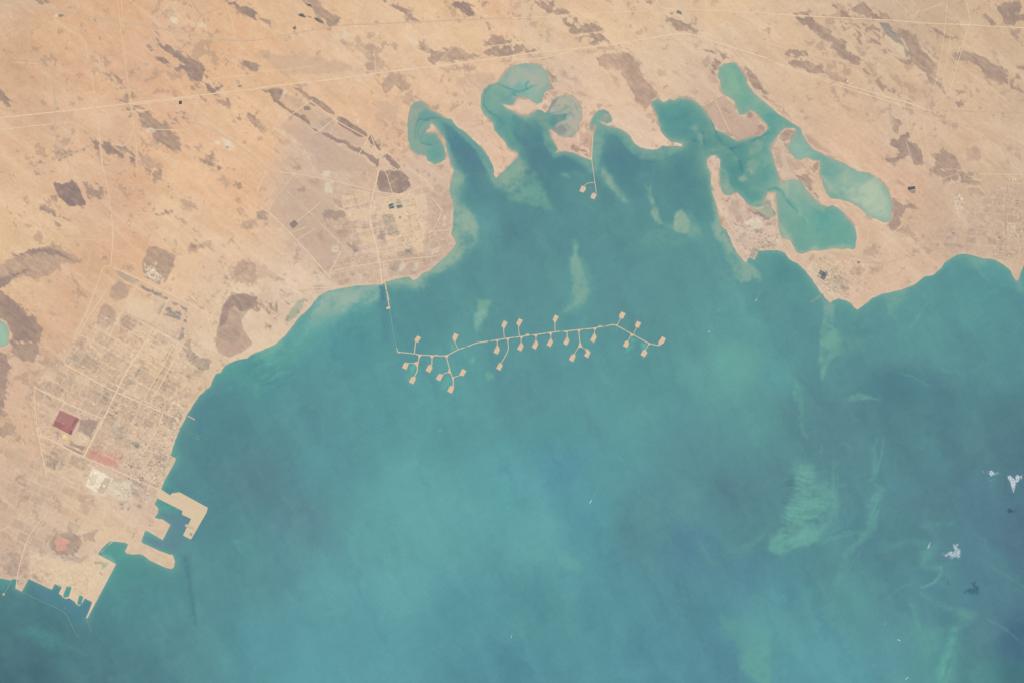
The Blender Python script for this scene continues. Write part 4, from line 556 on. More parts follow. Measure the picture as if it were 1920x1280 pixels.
# ------------------------------------------------------------------ materials
def principled(name, rough=0.9, spec=0.15):
    m = bpy.data.materials.new(name); m.use_nodes = True
    b = m.node_tree.nodes["Principled BSDF"]; b.inputs["Roughness"].default_value = rough; b.inputs["Specular IOR Level"].default_value = spec
    return m, m.node_tree, b
def ground_coords(n, scale):
    g = n.nodes.new("ShaderNodeNewGeometry"); mp = n.nodes.new("ShaderNodeVectorMath"); mp.operation = 'SCALE'; mp.inputs["Scale"].default_value = scale
    n.links.new(g.outputs["Position"], mp.inputs[0]); return mp.outputs[0]
def noise_node(n, vec, sc, detail=3, rough=0.55):
    t = n.nodes.new("ShaderNodeTexNoise"); t.inputs["Scale"].default_value = sc; t.inputs["Detail"].default_value = detail; t.inputs["Roughness"].default_value = rough
    n.links.new(vec, t.inputs["Vector"]); return t
def ramp(n, fac, lo, hi, a, b):
    r = n.nodes.new("ShaderNodeMapRange"); r.inputs[1].default_value = lo; r.inputs[2].default_value = hi; r.inputs[3].default_value = a; r.inputs[4].default_value = b
    n.links.new(fac, r.inputs[0]); return r.outputs[0]
def vmul(n, a, b):
    v = n.nodes.new("ShaderNodeVectorMath"); v.operation = 'SCALE'; n.links.new(a, v.inputs[0]); n.links.new(b, v.inputs["Scale"]); return v.outputs[0]

_mats = {}
def mat(name, col, amp=.08, scale=.4, rough=.9, spec=.1, col2=None):
    """tinted surface with two scales of mottling; scale counts blotches per 30 m"""
    if name in _mats: return _mats[name]
    m, n, b = principled(name, rough, spec); vec = ground_coords(n, 1 / PX)
    t = noise_node(n, vec, scale, 4)
    if col2 is None:
        rgb = n.nodes.new("ShaderNodeRGB"); rgb.outputs[0].default_value = (*albedo(col), 1)
        n.links.new(vmul(n, rgb.outputs[0], ramp(n, t.outputs[0], .3, .7, 1 - amp, 1 + amp)), b.inputs["Base Color"])
    else:
        r = n.nodes.new("ShaderNodeValToRGB"); r.color_ramp.elements[0].position = .38; r.color_ramp.elements[1].position = .62
        r.color_ramp.elements[0].color = (*albedo(col), 1); r.color_ramp.elements[1].color = (*albedo(col2), 1)
        n.links.new(t.outputs[0], r.inputs[0]); n.links.new(r.outputs[0], b.inputs["Base Color"])
    _mats[name] = m; return m

# ------------------------------------------------------------------ object helpers
def link(name, verts, faces, material, parent=None, smooth=False):
    me = bpy.data.meshes.new(name); me.from_pydata([tuple(v) for v in verts], [], faces); me.update()
    if smooth: me.polygons.foreach_set("use_smooth", [True] * len(me.polygons))
    if isinstance(material, (list, tuple)):
        for m in material: me.materials.append(m)
    else: me.materials.append(material)
    o = bpy.data.objects.new(name, me); C.objects.link(o)
    if parent is not None: o.parent = parent
    return o
def tag(o, label=None, cat=None, group=None, kind=None):
    if label: o['label'] = label
    if cat: o['category'] = cat
    if group: o['group'] = group
    if kind: o['kind'] = kind
    return o
def empty(name, px, py, z, label, cat, group=None):
    o = bpy.data.objects.new(name, None); C.objects.link(o); o.location = (WX(px), WY(py), z); o.empty_display_size = 50
    return tag(o, label, cat, group)
def base_of(parent): return parent.location if parent is not None else Vector((0, 0, 0))
def area2(p): return sum(p[i][0] * p[(i + 1) % len(p)][1] - p[(i + 1) % len(p)][0] * p[i][1] for i in range(len(p)))
def inset(p, d):
    """offset polygon inwards by d cells (mitred)"""
    s = 1 if area2(p) > 0 else -1; n = len(p); out = []
    for i in range(n):
        a, b, c = Vector(p[i - 1]), Vector(p[i]), Vector(p[(i + 1) % n])
        u, v = (b - a), (c - b)
        if u.length < 1e-6 or v.length < 1e-6: out.append((b.x, b.y)); continue
        u.normalize(); v.normalize(); n1, n2 = Vector((-u.y, u.x)) * s, Vector((-v.y, v.x)) * s
        m = n1 + n2; k = max(.35, 1 + n1.dot(n2)); q = b + m * (d / k); out.append((q.x, q.y))
    return out
def prism(p, z0, z1, org=Vector((0, 0, 0)), off=0, holes=()):
    """solid of polygon p (cells) between z0 and z1; returns verts, faces"""
    loops = [p] + list(holes); vs, fs = [], []; tops = []
    for L in loops:
        k = len(vs); n = len(L)
        vs += [(WX(x) - org.x, WY(y) - org.y, z1 - org.z) for x, y in L] + [(WX(x) - org.x, WY(y) - org.y, z0 - org.z) for x, y in L]
        tops += list(range(k, k + n))
        for i in range(n):
            j = (i + 1) % n; fs.append((off + k + i, off + k + n + i, off + k + n + j, off + k + j))
    tri = geometry.tessellate_polygon([[Vector((x, y, 0)) for x, y in L] for L in loops])
    for t in tri:
        f = [tops[i] for i in t]; a, b, c = [vs[i] for i in f]
        if (b[0] - a[0]) * (c[1] - a[1]) - (b[1] - a[1]) * (c[0] - a[0]) < 0: f = f[::-1]
        fs.append(tuple(off + i for i in f))
    return vs, fs
def slope_ring(p, q, zp, zq, org, mid=True):
    """sloping band from outer polygon p at zp to inner polygon q at zq"""
    n = len(p)
    vs = [(WX(x) - org.x, WY(y) - org.y, zp - org.z) for x, y in p] + [(WX(x) - org.x, WY(y) - org.y, zq - org.z) for x, y in q]
    return vs, [(i, (i + 1) % n, n + (i + 1) % n, n + i) for i in range(n)]
def resample(p, st):
    out = []
    for (ax, ay), (bx, by) in zip(p[:-1], p[1:]):
        L = math.hypot(bx - ax, by - ay); k = max(1, int(L / st))
        out += [(ax + (bx - ax) * i / k, ay + (by - ay) * i / k) for i in range(k)]
    return out + [p[-1]]
def smooth_line(p, it=2):
    for _ in range(it):
        q = [p[0]]
        for a, b in zip(p[:-1], p[1:]):
            q += [(a[0] * .75 + b[0] * .25, a[1] * .75 + b[1] * .25), (a[0] * .25 + b[0] * .75, a[1] * .25 + b[1] * .75)]
        p = q + [p[-1]]
    return p
def normals(p):
    out = []
    for i in range(len(p)):
        a, b = p[max(0, i - 1)], p[min(len(p) - 1, i + 1)]; dx, dy = b[0] - a[0], b[1] - a[1]; L = math.hypot(dx, dy) + 1e-9
        out.append((-dy / L, dx / L))
    return out
def ribbon(p, wd, zf, org=Vector((0, 0, 0))):
    """flat strip along p, wd cells wide (number or per-end pair), draped on zf(x, y)"""
    nn = normals(p); vs, fs = [], []; N = len(p)
    for i, ((x, y), (nx, ny)) in enumerate(zip(p, nn)):
        w_ = wd if not isinstance(wd, tuple) else wd[0] + (wd[1] - wd[0]) * i / (N - 1)
        for s in (-.5, .5):
            X_, Y_ = x + nx * w_ * s, y + ny * w_ * s
            vs.append((WX(X_) - org.x, WY(Y_) - org.y, zf(X_, Y_) - org.z))
        if i: k = 2 * i; fs.append((k - 2, k, k + 1, k - 1))
    return vs, fs
def bank(p, wt, wb, zt, zb, org=Vector((0, 0, 0))):
    """embankment along p: flat crest wt wide at zt, toes wb wide at zb, closed ends"""
    nn = normals(p); vs, fs = [], []
    for i, ((x, y), (nx, ny)) in enumerate(zip(p, nn)):
        for s, z in ((-wb, zb), (-wt, zt), (wt, zt), (wb, zb)):
            vs.append((WX(x + nx * s / 2) - org.x, WY(y + ny * s / 2) - org.y, z - org.z))
        if i:
            k = 4 * i
            for j in range(3): fs.append((k - 4 + j, k + j, k + j + 1, k - 3 + j))
    fs.append((0, 1, 2, 3)); k = len(vs) - 4; fs.append((k + 3, k + 2, k + 1, k))
    return vs, fs

# ------------------------------------------------------------------ terrain
G = Grid(-110, -110, 2030, 1250, 1.5)
cs = G.coast([COAST] + HOLES, 14)
jag = fbm(G.X, G.Y, 9, 3, 11) * .9
harbour = sstep(60, 0, np.maximum(np.abs(G.X - 180) - 170, np.abs(G.Y - 1040) - 130))     # built quays stay straight
cs = cs + jag * (1 - harbour) * sstep(14, 6, np.abs(cs))
relief = (fbm(G.X, G.Y, 70, 3, 21) * 5 + aniso(G.X, G.Y, 38, 26, 9, 3, 22) * 2.6 + fbm(G.X, G.Y, 5, 2, 23) * 1.3)
ZL_ = np.where(cs > 0, np.minimum(cs * .9, 3.2) + (relief + 5) * sstep(2, 12, cs) * .8, np.maximum(cs * 1.2, -7)).astype(np.float32)

def idw(x, y, pts_, p=3.2, eps=18.0):
    num = np.zeros(x.shape + (3,), np.float32); den = np.zeros(x.shape, np.float32)
    for (cx, cy, r, g, b) in pts_:
        w_ = 1.0 / ((x - cx) ** 2 + (y - cy) ** 2 + eps * eps) ** (p / 2)
        den += w_; num += w_[..., None] * np.array((r, g, b), np.float32)
    return num / den[..., None]
def base_field(grid, ctrl, step):
    xs = np.arange(grid.xs[0], grid.xs[-1] + step, step); ys = np.arange(grid.ys[0], grid.ys[-1] + step, step)
    X_, Y_ = np.meshgrid(xs, ys); F = idw(X_.astype(np.float32), Y_.astype(np.float32), ctrl)
    u = np.clip((grid.xs - xs[0]) / step, 0, len(xs) - 1.001); v = np.clip((grid.ys - ys[0]) / step, 0, len(ys) - 1.001)
    i, j = u.astype(int), v.astype(int); fx = (u - i)[None, :, None].astype(np.float32); fy = (v - j)[:, None, None].astype(np.float32)
    a, b, c, d = F[j][:, i], F[j][:, i + 1], F[j + 1][:, i], F[j + 1][:, i + 1]
    return (a * (1 - fx) + b * fx) * (1 - fy) + (c * (1 - fx) + d * fx) * fy

GROUND = [(x, y, r + .5, g + 2.5 + (600 < x < 1420), b + (7 if x < 600 else 9 if x < 1420 else 5)) for x, y, r, g, b in GROUND]
lc = base_field(G, GROUND, 8)
n1 = fbm(G.X, G.Y, 110, 3, 31); n2 = aniso(G.X, G.Y, 36, 60, 22, 4, 32); n3 = fbm(G.X, G.Y, 12, 3, 33); n4 = fbm(G.X, G.Y, 3.6, 2, 34)
lc = lc + (n1 * 3)[..., None] * np.array((1, .4, -.3)) + (n2 * 5.2 + aniso(G.X, G.Y, 38, 22, 5, 2, 39) * 2.2)[..., None] * np.array((.8, 1, 1.1)) + (n3 * 2.6 + n4 * 2.6)[..., None]
# small scattered hollows where the rock shows through the sand
sp = fbm(G.X, G.Y, 14, 4, 35) + fbm(G.X, G.Y, 90, 2, 36) * .5
cov = sstep(.92, .99, sp + .25 * fbm(G.X, G.Y, 4, 2, 38)) * .5
lc = lc + (np.array((178, 150, 132)) - lc) * cov[..., None]
# pale wind streaks
st = aniso(G.X, G.Y, 40, 90, 10, 3, 37)
lc = lc + (np.array((232, 204, 172)) - lc) * (sstep(.45, .95, st) * .28)[..., None]
wxn = fbm(G.X, G.Y, 18, 5, 41, .62); wyn = fbm(G.X, G.Y, 18, 5, 42, .62); mo = fbm(G.X, G.Y, 7, 3, 43, .6); mo2 = aniso(G.X, G.Y, 38, 18, 4.5, 3, 44)
edg = fbm(G.X, G.Y, 13, 4, 45, .7); edg2 = aniso(G.X, G.Y, 40, 14, 4.2, 3, 46)
def lay(LAND):
    for p_, col, al, soft, rag, mott in LAND:
        w_ = G.win(p_, soft + rag * 3 + 4)
        if w_[0].start >= w_[0].stop or w_[1].start >= w_[1].stop: continue
        x, y = G.X[w_] + wxn[w_] * rag * 1.3, G.Y[w_] + wyn[w_] * rag * 1.3
        d = poly_sdf(x, y, p_)
        sft = soft * (.75 if soft < 1.3 else 1)
        c = sstep(-sft, sft, d + rag * (.8 * edg[w_] + 1.05 * edg2[w_] + .35 * mo[w_]) - .3 * rag) * al
        m_ = mo[w_] * .55 + mo2[w_] * .6
        if rag >= 1.9 and .5 > mott: c = np.maximum(c, sstep(.35, .6, edg2[w_] * .7 + mo[w_] * .6) * sstep(-9, -1.5, d) * al * .75)     # outlying scraps of the same rock
        if mott > .5: c = c * sstep(-.2, .2, m_)
        else: c = c * np.clip(1 - mott * (.4 + 1.1 * m_), 0, 1.12)
        lc[w_] += (np.array(col) - lc[w_]) * np.clip(c, 0, 1)[..., None]
lay(LAND)
trk = fbm(G.X, G.Y, 20, 2, 51)
for p_, wd, al, col in TRACKS:
    w_ = G.win(p_, 4)
    if w_[0].start >= w_[0].stop or w_[1].start >= w_[1].stop: continue
    d = line_dist(G.X[w_] + wxn[w_] * .4, G.Y[w_] + wyn[w_] * .4, p_)
    c = sstep(wd + .9, max(0, wd - .6), d) * al * (1 + .5 * trk[w_])
    lc[w_] += (np.array(col) - lc[w_]) * np.clip(c, 0, 1)[..., None]
# worked ground: fine speckle over the built-up districts
spk = vnoise(G.X / 2.1, G.Y / 2.1, 61) * .6 + vnoise(G.X / 4.3, G.Y / 4.3, 62)
for p_, amp in [(pts('I', '250,300 800,-100 1500,-60 1560,300 1400,560 1300,900 1180,1200 900,1290 600,1100 300,1050 260,700'), 7), (pts('R', '60,1000 215,1050 165,1140 40,1090 0,1080 0,1000'), 5),
                (pts('F', '560,100 880,150 1280,130 1470,300 1490,540 1200,820 640,870 560,780'), 4.5), (pts('H', '460,620 700,640 700,900 560,980 400,900'), 6), (pts('H', '1250,450 1920,60 1920,600 1840,720 1400,620'), 6), (pts('g', '440,480 1240,520 1240,990 700,1150 560,760'), 8)]:
    w_ = G.win(p_, 20); c = sstep(-12, 12, poly_sdf(G.X[w_], G.Y[w_], p_)) * amp; lc[w_] += (c * spk[w_])[..., None]

def cellhash(i, j, k): return TAB[(i * 37 + j * 131 + k * 17) & 255, (j * 71 + i * 29 + k * 53) & 255]
def rot(x, y, ang):
    a = math.radians(ang); return x * math.cos(a) + y * math.sin(a), -x * math.sin(a) + y * math.cos(a)
def fabric(p_, ang, cw, ch, road, amp, k, tone=(178, 156, 138), pale=(230, 206, 178), edge=8):
    """plots divided by tracks: every plot its own ground tone, some bare, some built on"""
    w_ = G.win(p_, 10); x, y = G.X[w_], G.Y[w_]; m = sstep(-edge, edge, poly_sdf(x, y, p_) + edg[w_] * 4)
    u, v = rot(x + wxn[w_] * .5, y + wyn[w_] * .5, ang); j = np.floor(v / ch).astype(np.int64); u = u + cellhash(j * 0, j, k + 5) * cw * .5
    i = np.floor(u / cw).astype(np.int64); fu, fv = u - i * cw, v - j * ch
    h = cellhash(i, j, k); b = np.minimum(np.minimum(fu, cw - fu), np.minimum(fv, ch - fv))
    ins_ = sstep(road * .5, road * .5 + 1.6, b) * (.75 + .5 * mo[w_])
    c = np.clip(h, 0, 1) * amp * ins_; lc[w_] += (np.array(tone) - lc[w_]) * np.clip(c * m, 0, 1)[..., None]
    c = (np.clip(-h - .35, 0, 1) * .8 * ins_ + sstep(road * .5 + .6, max(road * .5 - .6, 0), b) * .62) * amp; lc[w_] += (np.array(pale) - lc[w_]) * np.clip(c * m, 0, 1)[..., None]
def specks(p_, ang, sx, sy, pb, pd, amp, k, edge=5):
    """yards, sheds and stores too small to tell apart: scattered light and dark spots on a street grid"""
    w_ = G.win(p_, 8); x, y = G.X[w_], G.Y[w_]; m = sstep(-edge, edge, poly_sdf(x, y, p_) + edg[w_] * 3)
    u, v = rot(x, y, ang); h = cellhash(np.floor(u / sx).astype(np.int64), np.floor(v / sy).astype(np.int64), k)
    d_ = (h > 1 - 2 * pb) * 1.0 - (h < -1 + 2 * pd) * 1.25; dens = np.clip(.55 + .9 * edg[w_], 0, 1.3)
    lc[w_] += (d_ * amp * dens * m)[..., None] * np.array((1, 1, .95))
CITY = pts('I', '830,-230 1060,-180 1380,-60 1560,40 1500,260 1330,560 1300,760 1200,1100 900,1260 620,1080 300,900 240,500 420,120 620,-60')
fabric(CITY, 29, 38, 25, 3.4, .6, 1); fabric(CITY, 29, 12, 8.5, 1.4, .4, 2)
fabric(pts('I', '0,760 280,760 350,1000 620,1080 700,1290 560,1500 200,1560 0,1400'), 24, 26, 19, 2, .4, 3)
fabric(pts('F', '560,100 880,150 1280,130 1470,300 1490,540 1200,820 640,870 560,780 640,600 720,400'), -14, 17, 13, 1.6, .45, 4); fabric(pts('F', '900,230 1290,130 1300,620 1000,600'), -14, 7, 6, 1, .35, 5)
fabric(pts('H', '1250,450 1500,380 1700,60 1920,60 1920,560 1840,720 1700,640 1420,610'), 4, 20, 15, 1.4, .42, 6, tone=(170, 152, 138))
fabric(pts('H', '370,650 560,640 700,660 760,840 680,960 500,960 400,900'), 32, 9, 7, 1.2, .5, 7, tone=(172, 154, 140))
fabric(pts('g', '480,560 1240,540 1250,980 700,1150 580,780'), 6, 9, 7, 1.2, .45, 8, tone=(172, 152, 140))
specks(CITY, 29, 2.6, 2.2, .05, .07, 20, 11)
specks(pts('I', '780,560 1060,740 1040,860 980,1010 1200,1110 1300,900 1330,640 1420,470 1300,420 900,420'), 29, 2.4, 2.2, .08, .13, 24, 12)
specks(pts('p', '380,330 760,390 1100,330 1280,560 1180,700 700,520 430,440'), 29, 2.4, 2.4, .04, .04, 20, 13)
specks(pts('F', '640,180 1280,130 1470,320 1480,540 1200,790 760,840 640,600'), -14, 2.5, 2.3, .035, .05, 18, 14)
specks(pts('g', '950,740 1250,740 1240,990 960,985'), 6, 2.2, 2.0, .2, .2, 24, 15, 1.5); specks(pts('g', '500,520 1240,560 1420,960 700,1150 560,780'), 6, 2.4, 2.2, .05, .07, 20, 16)
specks(pts('j', '520,180 900,260 960,520 820,700 560,760 480,560'), 32, 2.3, 2.1, .1, .13, 22, 17); specks(pts('j', '100,120 1300,60 1500,500 1100,760 520,760'), 32, 2.6, 2.3, .04, .06, 16, 18)
specks(pts('i', '1380,590 1720,640 1700,800 1540,850 1390,740'), 20, 2.2, 2.0, .18, .2, 24, 19, 2); specks(pts('i', '1320,230 1500,240 1600,430 1440,430 1310,380'), 20, 2.3, 2.1, .12, .16, 24, 20, 2)
specks(pts('i', '480,230 620,230 620,390 480,390'), 10, 2.2, 2.2, .15, .2, 26, 21, 2); specks(pts('h', '1300,330 1920,330 1920,1280 1500,1280'), 5, 2.4, 2.3, .06, .09, 20, 22)
specks(pts('k', '320,640 710,660 700,980 380,900'), -28, 2.4, 2.2, .2, .1, 24, 23, 2); specks(pts('h', '490,470 660,460 740,680 600,860'), 15, 2.6, 2.2, .3, .12, 22, 24, 1)
lay(LAND2)
# damp strand and dry pale berm along the shore
lc = lc + (np.array((230, 206, 180)) - lc) * (sstep(.4, 1.4, cs) * sstep(5.0, 2.0, cs) * .42 * (.7 + .6 * n3))[..., None]
lc = lc + (np.array((186, 168, 148)) - lc) * (sstep(1.1, -.2, cs) * .45)[..., None]

lagoon = sstep(750, 770, G.X) * sstep(1690, 1670, G.X) * sstep(440, 420, G.Y)
rim = sstep(.3, .9, cs) * sstep(4.2, 1.6, cs + edg * 1.5) * sstep(-.1, .35, fbm(G.X, G.Y, 26, 3, 47)) * lagoon
lc = lc + (np.array((168, 146, 132)) - lc) * (rim * .6)[..., None]

far_l = sstep(10, 105, np.maximum(np.maximum(-G.X, G.X - 1920), -G.Y))
lc = lc + (np.array((218, 182, 148)) - lc) * far_l[..., None]

def grid_mesh(name, grid, keep, z, col, material):
    cell = keep[:-1, :-1] | keep[1:, :-1] | keep[:-1, 1:] | keep[1:, 1:]
    use = np.zeros(keep.shape, bool)
    use[:-1, :-1] |= cell; use[1:, :-1] |= cell; use[:-1, 1:] |= cell; use[1:, 1:] |= cell
    idx = -np.ones(keep.shape, np.int64); nV = int(use.sum()); idx[use] = np.arange(nV)
    co = np.stack([(grid.X[use].astype(np.float64) - 960) * PX, (640 - grid.Y[use].astype(np.float64)) * PX, z[use]], 1)
    a, b, c, d = idx[:-1, :-1][cell], idx[1:, :-1][cell], idx[1:, 1:][cell], idx[:-1, 1:][cell]
    q = np.stack([a, b, c, d], 1).astype(np.int32); nF = len(q)
    me = bpy.data.meshes.new(name); me.vertices.add(nV); me.vertices.foreach_set("co", co.astype(np.float32).ravel())
    me.loops.add(nF * 4); me.loops.foreach_set("vertex_index", q.ravel()); me.polygons.add(nF)
    me.polygons.foreach_set("loop_start", np.arange(0, nF * 4, 4, dtype=np.int32)); me.polygons.foreach_set("use_smooth", np.ones(nF, bool))
    me.update(); at = me.attributes.new("albedo", 'FLOAT_COLOR', 'POINT')
    rgba = np.ones((nV, 4), np.float32); rgba[:, :3] = albedo(np.clip(col[use], 0, 250)); at.data.foreach_set("color", rgba.ravel())
    me.materials.append(material); o = bpy.data.objects.new(name, me); C.objects.link(o); o['kind'] = 'structure'; return o

def field_mat(name, rough, spec, grain, scales, bump=None):
    m, n, b = principled(name, rough, spec); vec = ground_coords(n, 1 / PX)
    at = n.nodes.new("ShaderNodeAttribute"); at.attribute_name = "albedo"
    f = ramp(n, noise_node(n, vec, scales[0], 3, .6).outputs[0], .25, .75, 1 - grain, 1 + grain)
    g = ramp(n, noise_node(n, vec, scales[1], 2, .6).outputs[0], .25, .75, 1 - grain * .8, 1 + grain * .8)
    mu = n.nodes.new("ShaderNodeMath"); mu.operation = 'MULTIPLY'; n.links.new(f, mu.inputs[0]); n.links.new(g, mu.inputs[1])
    n.links.new(vmul(n, at.outputs["Color"], mu.outputs[0]), b.inputs["Base Color"]); return m, n, b
sand_m, _, _ = field_mat("desert_ground", .95, .05, .06, (.6, .18))
land = grid_mesh("ground", G, cs > -5, ZL_, lc, sand_m)
land['label'] = "sandy desert plain and shore with brown rock flats"
def ground_z(x, y): return G.sample(ZL_, x, y)

# ------------------------------------------------------------------ sea
S = Grid(-110, -110, 2030, 1390, 2.3)
ss = S.coast([COAST] + HOLES, 40)
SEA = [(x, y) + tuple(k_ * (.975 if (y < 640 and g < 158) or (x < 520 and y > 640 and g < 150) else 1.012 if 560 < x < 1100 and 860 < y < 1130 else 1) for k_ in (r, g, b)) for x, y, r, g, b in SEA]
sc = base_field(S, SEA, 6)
m1 = fbm(S.X, S.Y, 130, 4, 71); m2 = aniso(S.X, S.Y, 62, 90, 26, 4, 72); m3 = fbm(S.X, S.Y, 30, 4, 73); m4 = fbm(S.X, S.Y, 5, 2, 74); m5 = aniso(S.X, S.Y, -28, 60, 12, 3, 75)
swx = fbm(S.X, S.Y, 34, 4, 76, .55); swy = fbm(S.X, S.Y, 34, 4, 77, .55); sfx = fbm(S.X, S.Y, 9, 3, 78); sfy = fbm(S.X, S.Y, 9, 3, 79)
sc = sc + (m1 * 2.6 + m2 * 2.2 + m3 * 1.2)[..., None] * np.array((.5, 1, .9)) + (m4 * 1.3 + m5 * 1.1)[..., None]
# shallows following the shore
hal = np.clip(-ss, 0, 40); var = fbm(S.X, S.Y, 60, 2, 81)
sc = sc + (np.array((122, 172, 154)) - sc) * (np.exp(-hal / (4.5 + 2.5 * var)) * .55)[..., None]
sc = sc + (np.array((112, 166, 153)) - sc) * (np.exp(-hal / (16 + 8 * var)) * .22)[..., None]
lagw = sstep(755, 775, S.X) * sstep(1690, 1670, S.X) * sstep(490, 300, S.Y + (S.X < 1300) * 60)
swl = fbm(S.X + swx * 14 + sfx * 3, S.Y + swy * 14 + sfy * 3, 30, 4, 88, .6)
sc = sc + (swl * lagw)[..., None] * np.array((9, 6.5, 1.5))
sc = sc + (np.array((146, 176, 154)) - sc) * (lagw * np.exp(-hal / (5 + 3 * var)) * .5)[..., None]
# drifting sediment over the open bay: long faint veils
veil = aniso(S.X + swx * 20 + sfx * 4, S.Y + swy * 20 + sfy * 4, 66, 150, 30, 5, 89)
sc = sc + (sstep(.15, .8, veil) * (1 - lagw))[..., None] * np.array((2.6, 4.2, 2.2)) - (sstep(.15, .8, -veil) * (1 - lagw))[..., None] * np.array((2.4, 4.2, 3))
rip1 = aniso(S.X + swx * 4, S.Y + swy * 6, 4, 40, 3.2, 2, 82)
for kind_, p_, col, al, soft, warp in SHOAL:
    w_ = S.win(p_, soft * 2.5 + warp * 2 + 4)
    if w_[0].start >= w_[0].stop or w_[1].start >= w_[1].stop: continue
    x = S.X[w_] + swx[w_] * warp + sfx[w_] * (warp * .6 + .5); y = S.Y[w_] + swy[w_] * warp + sfy[w_] * (warp * .6 + .5)
    if kind_ == 'poly': c = sstep(-soft * 1.3, soft * 1.3, poly_sdf(x, y, p_))
    else: c = np.exp(-(line_dist(x, y, p_) / soft) ** 2)
    c = c * al * np.clip(.84 + .36 * m3[w_] + .3 * sfx[w_] + .16 * m4[w_] + .22 * m5[w_], .15, 1.12)
    sc[w_] += (np.array(col) - sc[w_]) * np.clip(c, 0, 1)[..., None]
# sand waves on the big south-eastern shoal
for p_, amp, fld in [(pts('s', '300,300 640,200 760,600 700,900 500,980 240,960 280,640'), 9, rip1), (pts('s', '780,100 900,100 900,800 840,900 800,600'), 3, aniso(S.X, S.Y, 88, 40, 3, 2, 83)),
                     (pts('s', '1200,650 1320,500 1340,700 1260,900 1180,900'), 3.5, aniso(S.X, S.Y, 100, 30, 4, 2, 84)), (pts('Q', '1380,880 1440,880 1400,1050 1370,1290 1260,1290 1310,1080'), 7, aniso(S.X, S.Y, 125, 14, 5, 2, 85)), (pts('J', '-40,60 300,0 300,300 0,400'), 5, aniso(S.X, S.Y, -30, 24, 7, 3, 86))]:
    w_ = S.win(p_, 20); c = sstep(-10, 10, poly_sdf(S.X[w_], S.Y[w_], p_)); sc[w_] += (c * amp * fld[w_])[..., None] * np.array((.7, 1, .8))
shl = np.clip((sc[..., 1] - sc[..., 2]) / 14, 0, 1) * np.maximum(0, sc[..., 1] - 150)      # sand showing through the thinnest water
shl = shl * np.maximum(sstep(650, 590, S.Y), np.exp(-hal / 12))
sc[..., 0] += shl * .85; sc[..., 1] -= shl * .06; sc[..., 2] += shl * .02
sc += (vnoise(S.X / 3.1, S.Y / 3.1, 87) * .9)[..., None]
far_f = sstep(10, 105, np.maximum(np.maximum(-S.X, S.X - 1920), S.Y - 1280))     # beyond the survey the bay deepens to open water
sc = sc + (np.array((84, 132, 143)) - sc) * far_f[..., None]
water_m, wn, wb = field_mat("sea_water", .32, .22, .05, (.8, .3))
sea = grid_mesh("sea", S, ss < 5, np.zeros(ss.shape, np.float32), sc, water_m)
sea['label'] = "turquoise shallow gulf water with pale green shoals"
# the country beyond the surveyed sheet, a little lower so the fine sheets lie above it
tag(link("open_sea", [(-900000, -900000, -22), (900000, -900000, -22), (900000, 900000, -22), (-900000, 900000, -22)], [(0, 1, 2, 3)], mat("deep_water", (84, 132, 143), .05, .01, .35, .2)), kind='structure')
far_ = [(-900000, -13500), (-30000, -13500), (-30000, 15000), (31000, 15000), (31000, 8000), (900000, 8000), (900000, 900000), (-900000, 900000)]
tag(link("far_desert", [(x, y, -14) for x, y in far_], [(0, 1, 2, 7), (2, 3, 6, 7), (3, 4, 5, 6)], mat("far_sand", (218, 182, 148), .08, .01)), kind='structure')
# ------------------------------------------------------------------ roads
sandy = (221, 187, 153)
road_pale = mat("pale_track", (238, 212, 182), .06, .12, col2=(231, 201, 168)); road_grey = mat("worn_asphalt", (203, 178, 154), .06, .1, col2=(211, 184, 156)); road_dark = mat("dark_asphalt", (176, 158, 144), .06, .1, col2=(192, 168, 148))
def road(sheet, m, wd, *lines):
    for s in lines:
        p = resample(smooth_line(pts(sheet, s), 1), 1.6)
        vs, fs = ribbon(p, wd * 1.2, lambda x, y, k=len(C.objects): ground_z(x, y) + 2 + .03 * (k % 97))
        tag(link("road", vs, fs, m), kind='structure')
road('A', road_grey, 1.9, '0,8 80,20 200,45 350,72 560,105 700,130 900,170 1060,185 1200,208 1500,270 1640,300 1760,306 1860,305 1920,304')
road('B', road_grey, 1.4, '0,304 200,270 450,222 640,188 900,182 1300,160 1600,148 1920,137')
road('C', road_pale, 1.1, '0,137 300,124 600,102 800,92 1000,85 1050,60 1080,20 1085,0', '1085,0 1100,40 1160,72 1500,78 1920,97')
road('D', road_pale, 1.2, '0,102 180,116 700,142 1000,158 1200,178 1500,186 1700,200 1930,210')
road('A', road_pale, 1.5, '-20,887 380,845 700,810 970,778 1240,745 1500,715 1700,692 1920,668')
road('A', road_pale, 1.2, '1000,788 1250,756 1500,728')
road('B', road_pale, 1.7, '0,667 140,645 300,628 600,594 900,550 1200,512 1400,493 1700,452 1920,421')
road('B', road_pale, 1.1, '760,576 1000,540 1220,520')
road('C', road_pale, 1.5, '0,419 200,392 400,374 640,348 800,330 1000,292 1180,262 1300,250 1420,275 1560,330 1700,370 1920,440')
road('C', road_pale, 1.2, '0,455 300,430 490,372')
road('D', road_pale, 1.1, '0,455 250,532 500,615 650,655 800,700 1000,758 1140,805 1200,830')
road('D', road_pale, 1.1, '0,452 140,510 380,590 640,680 900,760 1100,820')
road('D', road_grey, 1.3, '1100,820 1200,860 1450,935 1700,1012 1930,1095', )
road('A', road_grey, 1.9, '205,50 203,180 210,300 235,380 320,480 385,570 405,640 410,840 415,960 418,1060')
road('A', road_grey, 1.1, '418,1060 440,1110 490,1160 520,1230 530,1290')
road('A', road_pale, 1.0, '-20,976 200,950 400,930')
road('A', road_grey, 1.3, '200,1262 320,1225 450,1182 560,1140 690,1088')
road('A', road_pale, 1.0, '1155,972 1290,975 1400,982')
road('A', road_grey, 1.0, '1400,900 1480,930 1560,962 1700,1030 1800,1100 1930,1195')
